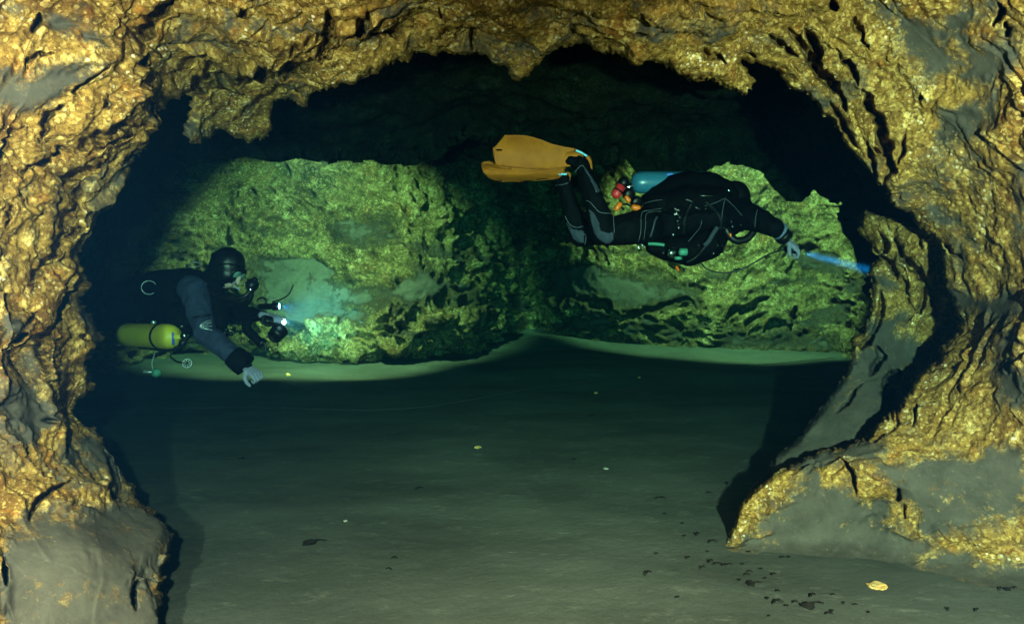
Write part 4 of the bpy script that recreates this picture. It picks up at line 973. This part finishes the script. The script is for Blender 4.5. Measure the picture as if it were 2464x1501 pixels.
# chest equipment hanging under the diver
gear = fuse('harness_bag', [[(Z('c', 1000, 600, 4.66), .07), (Z('c', 1010, 740, 4.64), .075), (Z('c', 1030, 850, 4.62), .04)], [(Z('c', 700, 760, 4.72), .12), (Z('c', 640, 900, 4.74), .09)],
                              [(Z('c', 500, 700, 4.84), .10), (Z('c', 620, 720, 4.8), .11)]], [], M_nylon, pl, voxel=.011, smooth=3, noise=.02)
bm = bmesh.new(); lathe(bm, Z('c', 1060, 880, 4.56), Z('c', 1120, 930, 4.54), [(-.01, .02), (0, .032), (.02, .034), (.034, .022)], 18); ball_bm(bm, Z('c', 1125, 890, 4.55), .016); ball_bm(bm, Z('c', 1085, 850, 4.55), .014)
link_bm(bm, 'spare_regulator', M_black, pl)
# yellow tank
ty = empty('scuba_tank', Z('c', 400, 915, 4.72), 'yellow scuba tank with a black band slung below the photographing diver', 'scuba tank')
A_, B_ = Z('c', 655, 915, 4.56), Z('c', 205, 900, 4.85); L_ = (B_ - A_).length
prof = [(-.004, .020), (.006, .030), (.02, .052), (.045, .070), (.075, .080), (.11, .083), (L_ - .05, .083), (L_ - .02, .075), (L_, .05)]
bm = bmesh.new(); lathe(bm, A_, B_, prof, 40); tb_ = link_bm(bm, 'tank_body', M_yellow, ty)
d_ = (B_ - A_).normalized(); a_ = A_ + d_ * .145
bm = bmesh.new(); lathe(bm, a_, B_, [(0, .083), (.0, .0875), (.02, .0875), (.02, .083)], 40); link_bm(bm, 'tank_band', M_black, ty)
patch('tank_label', bvh(tb_), 'c', [(612,870),(635,872),(640,985),(612,985)], new_mat('blue_print', (.03, .09, .5), .5), ty, 6, .001)
bm = bmesh.new(); lathe(bm, A_ + d_ * .006, A_ - d_ * .04, [(0, .024), (.02, .024), (.024, .016), (.04, .016)], 18); vl = link_bm(bm, 'valve', M_yellow, ty)
bm = bmesh.new(); lathe(bm, Z('c', 700, 915, 4.54), Z('c', 765, 880, 4.52), [(0, .02), (.01, .026), (.03, .024), (.044, .018)], 18); link_bm(bm, 'first_stage', M_chrome, ty)
bm = bmesh.new(); lathe(bm, Z('c', 690, 950, 4.56), Z('c', 730, 985, 4.56), [(0, .02), (.01, .03), (.03, .03), (.036, .02)], 18); link_bm(bm, 'knob', M_black, ty)
tube('hose', [Z('c', 730, 930, 4.54), Z('c', 690, 1000, 4.54), Z('c', 560, 1035, 4.54), Z('c', 440, 1020, 4.56), Z('c', 320, 1010, 4.6)], .007, M_black, ty)
tube('clip', [Z('c', 712, 1034, 4.50), Z('c', 786, 1003, 4.48)], .0045, M_chrome, ty)
tube('clip', [Z('c', 455, 800, 4.60), Z('c', 452, 780, 4.60)], .016, M_steel, ty)
# gauge and hanging regulator
pg = empty('pressure_gauge', Z('c', 748, 1145, 4.50), 'round pressure gauge with a pale dial hanging below the yellow tank', 'gauge')
gn = Vector((.25, -1, .15)).normalized(); gc = Z('c', 748, 1145, 4.50)
bm = bmesh.new(); lathe(bm, gc + gn * -.02, gc + gn * .01, [(0, .022), (.004, .030), (.024, .030), (.03, .028)], 24); link_bm(bm, 'gauge_case', M_black, pg)
bm = bmesh.new()
for k in range(8):
    an = k * math.pi / 4 + .2; _, u, v = frame_of(gn); dd = u * math.cos(an) + v * math.sin(an); c2 = gc + gn * .0115
    tube_bm(bm, [c2 + dd * .011, c2 + dd * .024], .0022, 6, 1)
link_bm(bm, 'dial', M_dial, pg)
ring_obj('gauge_rim', gc + gn * .011, gn, .027, .0022, M_steel, pg)
tube('gauge_hose', [gc, Z('c', 690, 1135, 4.52), Z('c', 655, 1128, 4.54), Z('c', 600, 1080, 4.56), Z('c', 640, 1000, 4.58)], .006, M_black, pg)
hr = empty('spare_regulator', Z('c', 475, 1225, 4.55), 'small teal faced regulator hanging under the yellow tank at the left', 'regulator')
bm = bmesh.new(); lathe(bm, Z('c', 478, 1228, 4.60), Z('c', 475, 1222, 4.55), [(0, .02), (.01, .028), (.03, .030), (.045, .026), (.05, .012)], 24); link_bm(bm, 'regulator_body', M_green, hr)
tube('mouthpiece', [Z('c', 370, 1215, 4.55), Z('c', 410, 1218, 4.55), Z('c', 440, 1220, 4.56)], .010, M_steel, hr)
tube('regulator_hose', [Z('c', 450, 1205, 4.57), Z('c', 440, 1140, 4.58), Z('c', 458, 1080, 4.6), Z('c', 470, 1030, 4.62)], .004, M_steel, hr)
# camera and lights
cmr = empty('underwater_camera', Z('c', 1470, 760, 4.56), 'black underwater camera with round port held in front of the diver at the left', 'camera')
bm = bmesh.new(); bmesh.ops.create_cube(bm, size=1, matrix=Matrix.Translation(Z('c', 1450, 775, 4.60)) @ Matrix.Rotation(.25, 4, 'Y') @ Matrix.Diagonal((.085, .09, .062, 1)))
bmesh.ops.bevel(bm, geom=list(bm.edges), offset=.012, segments=3, affect='EDGES'); link_bm(bm, 'housing', M_black, cmr)
bm = bmesh.new(); lathe(bm, Z('c', 1490, 925, 4.58), Z('c', 1570, 835, 4.54), [(0, .03), (.004, .044), (.02, .050), (.024, .046), (.045, .046), (.05, .052), (.09, .052), (.095, .04)], 30)
pt = link_bm(bm, 'lens_port', M_black, cmr)
tube('handle', [Z('c', 1405, 735, 4.56), Z('c', 1400, 790, 4.55), Z('c', 1450, 815, 4.55), Z('c', 1520, 800, 4.55)], .010, M_black, cmr)
bm = bmesh.new(); lathe(bm, Z('c', 1570, 790, 4.56), Z('c', 1598, 785, 4.55), [(0, .006), (.002, .010), (.018, .012), (.02, .004)], 14); link_bm(bm, 'focus_light', M_lens2, cmr)
tube('camera_arm', [Z('c', 1260, 770, 4.72), Z('c', 1265, 850, 4.72), Z('c', 1330, 920, 4.72), Z('c', 1400, 985, 4.72)], lambda t: .036 - .008 * t, M_suit, cmr)
tube('camera_arm', [Z('c', 1405, 950, 4.70), Z('c', 1422, 1000, 4.70), Z('c', 1430, 1050, 4.70)], .006, M_black, cmr)
bm = bmesh.new(); lathe(bm, Z('c', 1375, 955, 4.72), Z('c', 1415, 985, 4.72), [(0, .02), (.003, .034), (.03, .034), (.034, .02)], 16); link_bm(bm, 'arm_clamp', M_black, cmr)
la, lb = Z('c', 1370, 655, 4.56), Z('c', 1548, 650, 4.54)
l2 = dive_light('dive_light', la, lb, .020, 'black torch with a bright lit lens above the camera of the diver at the left', M_lens, .027)
tube('cable', [Z('c', 1350, 600, 4.58), Z('c', 1390, 575, 4.57), Z('c', 1430, 600, 4.56), Z('c', 1420, 640, 4.56)], .006, M_black, l2)
tube('cable', [Z('c', 1480, 612, 4.56), Z('c', 1560, 590, 4.56), Z('c', 1625, 545, 4.56), Z('c', 1665, 465, 4.56)], .005, M_black, l2)
spot('torch_beam', lb + Vector((.02, 0, 0)), Z('d', 930, 1050, 8.0), 4500, (0.7, 0.9, 1.0), 15, 0.95, 0.01)
fl = Z('c', 1604, 785, 4.53)
spot('focus_beam', fl, Z('d', 850, 1075, 8.2), 7500, (1.0, 0.52, 0.27), 30, 0.95, 0.01)
for f, q, dfn in RIBS: rib(f, q, dfn, .005)

# ================================================================== guide line and small things on the silt
gl_pts = [F(330, 990, .015), F(600, 990, .03), F(975, 990, .03), F(1280, 943, .04), F(1500, 917, .05), F(1666, 897, .05), F(1850, 880, .05), F(2010, 866, .03)]
tag(tube('guide_line', gl_pts, .0035, new_mat('line_cord', (0.02, 0.02, 0.018), .8), None, 6, 6), 'thin dark guide line running across the silt floor of the chamber', 'line')
M_leaf = new_mat('rotten_leaf', (0.007, 0.006, 0.005), 0.9, spec=0.1); M_chip = new_mat('yellow_stone', (0.42, 0.29, 0.10), 0.8, noise=((.4, .22, .05), 30), bump=.5, bscale=60)
M_white = new_mat('pale_chip', (0.28, 0.27, 0.21), 0.8)
def leaf(loc, L, W, ang, mat):
    bm = bmesh.new(); n = 7; rows = []
    for i in range(n + 1):
        t = i / n; w = W * math.sin(math.pi * min(max(t, .04), .97)) ** .7 * (1 + random.uniform(-.25, .25)); z = 0.012 * L / .05 * math.sin(t * 3) + random.uniform(0, .003)
        rows.append([bm.verts.new((t * L - L / 2, s * w, z + abs(s) * w * .5 + .002)) for s in (-1, -.3, .4, 1)])
    for i in range(n):
        for k in range(3): bm.faces.new((rows[i][k], rows[i + 1][k], rows[i + 1][k + 1], rows[i][k + 1]))
    bmesh.ops.transform(bm, matrix=Matrix.Rotation(ang, 4, 'Z'), verts=bm.verts)
    o = link_bm(bm, 'leaf', mat, None, False); o.location = loc
    so = o.modifiers.new('t', 'SOLIDIFY'); so.thickness = .002
    return o
LF = [('e', x, y) for x, y in [(1165,675),(1045,1020),(1020,1070),(1900,545),(1985,325),(2310,718),(2330,790),(2415,835),(2250,1090),(2425,900),(2440,1010),(2390,1210),(2290,990),(320,540)]] \
   + [('6', x, y) for x, y in [(235,540),(110,600),(120,1085),(175,1115),(215,1113),(250,1112),(340,1108),(68,1135),(390,1160),(370,1185),(465,1140),(495,1205),(550,1180),(610,1055),(655,1052),(320,1225),
      (580,1303),(510,1355),(960,1335),(640,1405),(820,1335),(580,1385),(700,1380),(1030,1385),(1110,1400),(950,1440),(1200,1450),(930,1460),(1940,1440),(1740,1430),(2100,1290),(2200,1280),(520,1475),(860,1390),
      (30,890),(135,950),(380,1020),(100,1015)]]
lab = 'small dark scrap of dead leaf lying on the silt floor'
for f, x, y in LF:
    s, x0, y0 = ZF[f]; v = F(x * s + x0, y * s + y0, .004); k = v.y / 2.6
    o = leaf(v, random.choice([.010, .014, .02, .026, .04]) * k * random.uniform(.8, 1.2), random.uniform(.0025, .006) * k, random.uniform(-.6, 1.2), M_leaf)
    sx_, sy_ = x * s + x0, y * s + y0
    if f == 'e' and sx_ < 1500: tag(o, 'small dark leaf scrap on the open silt in the middle of the floor', 'leaf', 'leaf scraps in the middle of the floor')
    elif sy_ < 1330: tag(o, 'small dark leaf scrap on silt beside the tip of the right rock', 'leaf', 'leaf scraps beside the tip of the right rock')
    elif sx_ > 2200: tag(o, 'small dark leaf scrap on silt in the far right corner of the floor', 'leaf', 'leaf scraps in the right corner')
    elif sy_ < 1420: tag(o, 'small dark leaf scrap in the strewn patch below the right rock tip', 'leaf', 'leaf scraps strewn below the right rock tip')
    else: tag(o, 'small dark leaf scrap among those strewn along the bottom edge right of centre', 'leaf', 'leaf scraps along the bottom edge')
def clump(f, x, y, r, label, twig=True, mat=M_leaf, name='debris', cat='debris', flat=.5):
    s, x0, y0 = ZF[f]; v = F(x * s + x0, y * s + y0, r * .25)
    bm = bmesh.new(); bmesh.ops.create_icosphere(bm, subdivisions=3, radius=r)
    co = np.array([v_.co[:] for v_ in bm.verts]); h = fbm(co * (1.1 / r) + x, 3)
    for v_, hh in zip(bm.verts, h): v_.co *= 1 + .55 * hh; v_.co.z *= flat
    if twig: tube_bm(bm, [(0, 0, 0), (r * 1.2, 0, r * .5), (r * 2.6, .2 * r, r * .3)], r * .10, 6, 4)
    o = link_bm(bm, name, mat, None, False); o.location = v; tag(o, label, cat); return o
clump('e', 645, 935, .026, 'dark clump of rotten leaves with a twig, alone in the middle of the near silt')
clump('6', 780, 1395, .022, 'dark leafy clump near the bottom edge of the floor at the right')
clump('6', 395, 1245, .016, 'small dark clump among leaf scraps in front of the right rock')
clump('6', 2140, 1280, .012, 'tiny dark clump at the far right of the silt floor')
clump('6', 1265, 1262, .031, 'yellow stone lying alone on the silt in front of the right rock', False, M_chip, 'stone', 'stone', .32)
clump('e', 1443, 480, .022, 'small yellow stone in the middle of the chamber floor', False, M_chip, 'stone', 'stone', .4)
clump('e', 545, 145, .022, 'pale yellow stone on lit silt just right of the gloved fist', False, M_chip, 'stone', 'stone', .8)
clump('e', 2003, 212, .016, 'yellow stone on the dim patch of floor under the swimming diver', False, M_chip, 'stone', 'stone', .6)
clump('e', 2207, 150, .014, 'tiny yellow stone next to the guide line on the right', False, M_chip, 'stone', 'stone', .6)
clump('e', 2050, 580, .014, 'white chip of stone on the silt right of the centre', False, M_white, 'stone', 'stone', .4)
clump('e', 815, 828, .009, 'tiny white chip of stone on the silt left of the centre', False, M_white, 'stone', 'stone', .4)

# ================================================================== the water
def water_box():
    bm = bmesh.new(); bmesh.ops.create_cube(bm, size=1)
    for v in bm.verts: v.co = Vector((v.co.x * 14, 5.8 + v.co.y * 14, 1.0 + v.co.z * 7))
    me = bpy.data.meshes.new('haze'); bm.to_mesh(me); bm.free()
    o = bpy.data.objects.new('haze', me); C.objects.link(o)
    m = bpy.data.materials.new('water'); m.use_nodes = True; nt = m.node_tree
    nt.nodes.remove(nt.nodes['Principled BSDF'])
    v = nt.nodes.new('ShaderNodeVolumePrincipled')
    v.inputs['Density'].default_value = 0.22
    v.inputs['Color'].default_value = (0.001, 0.0085, 0.023, 1)
    def ac(sig): t = 1 - sig / 0.22 / 0.96; return max(t, 0) ** 2
    v.inputs['Absorption Color'].default_value = (ac(0.205), ac(0.050), ac(0.05), 1)
    v.inputs['Anisotropy'].default_value = 0.3
    nt.links.new(v.outputs['Volume'], nt.nodes['Material Output'].inputs['Volume'])
    me.materials.append(m); tag(o, kind='stuff')
water_box()
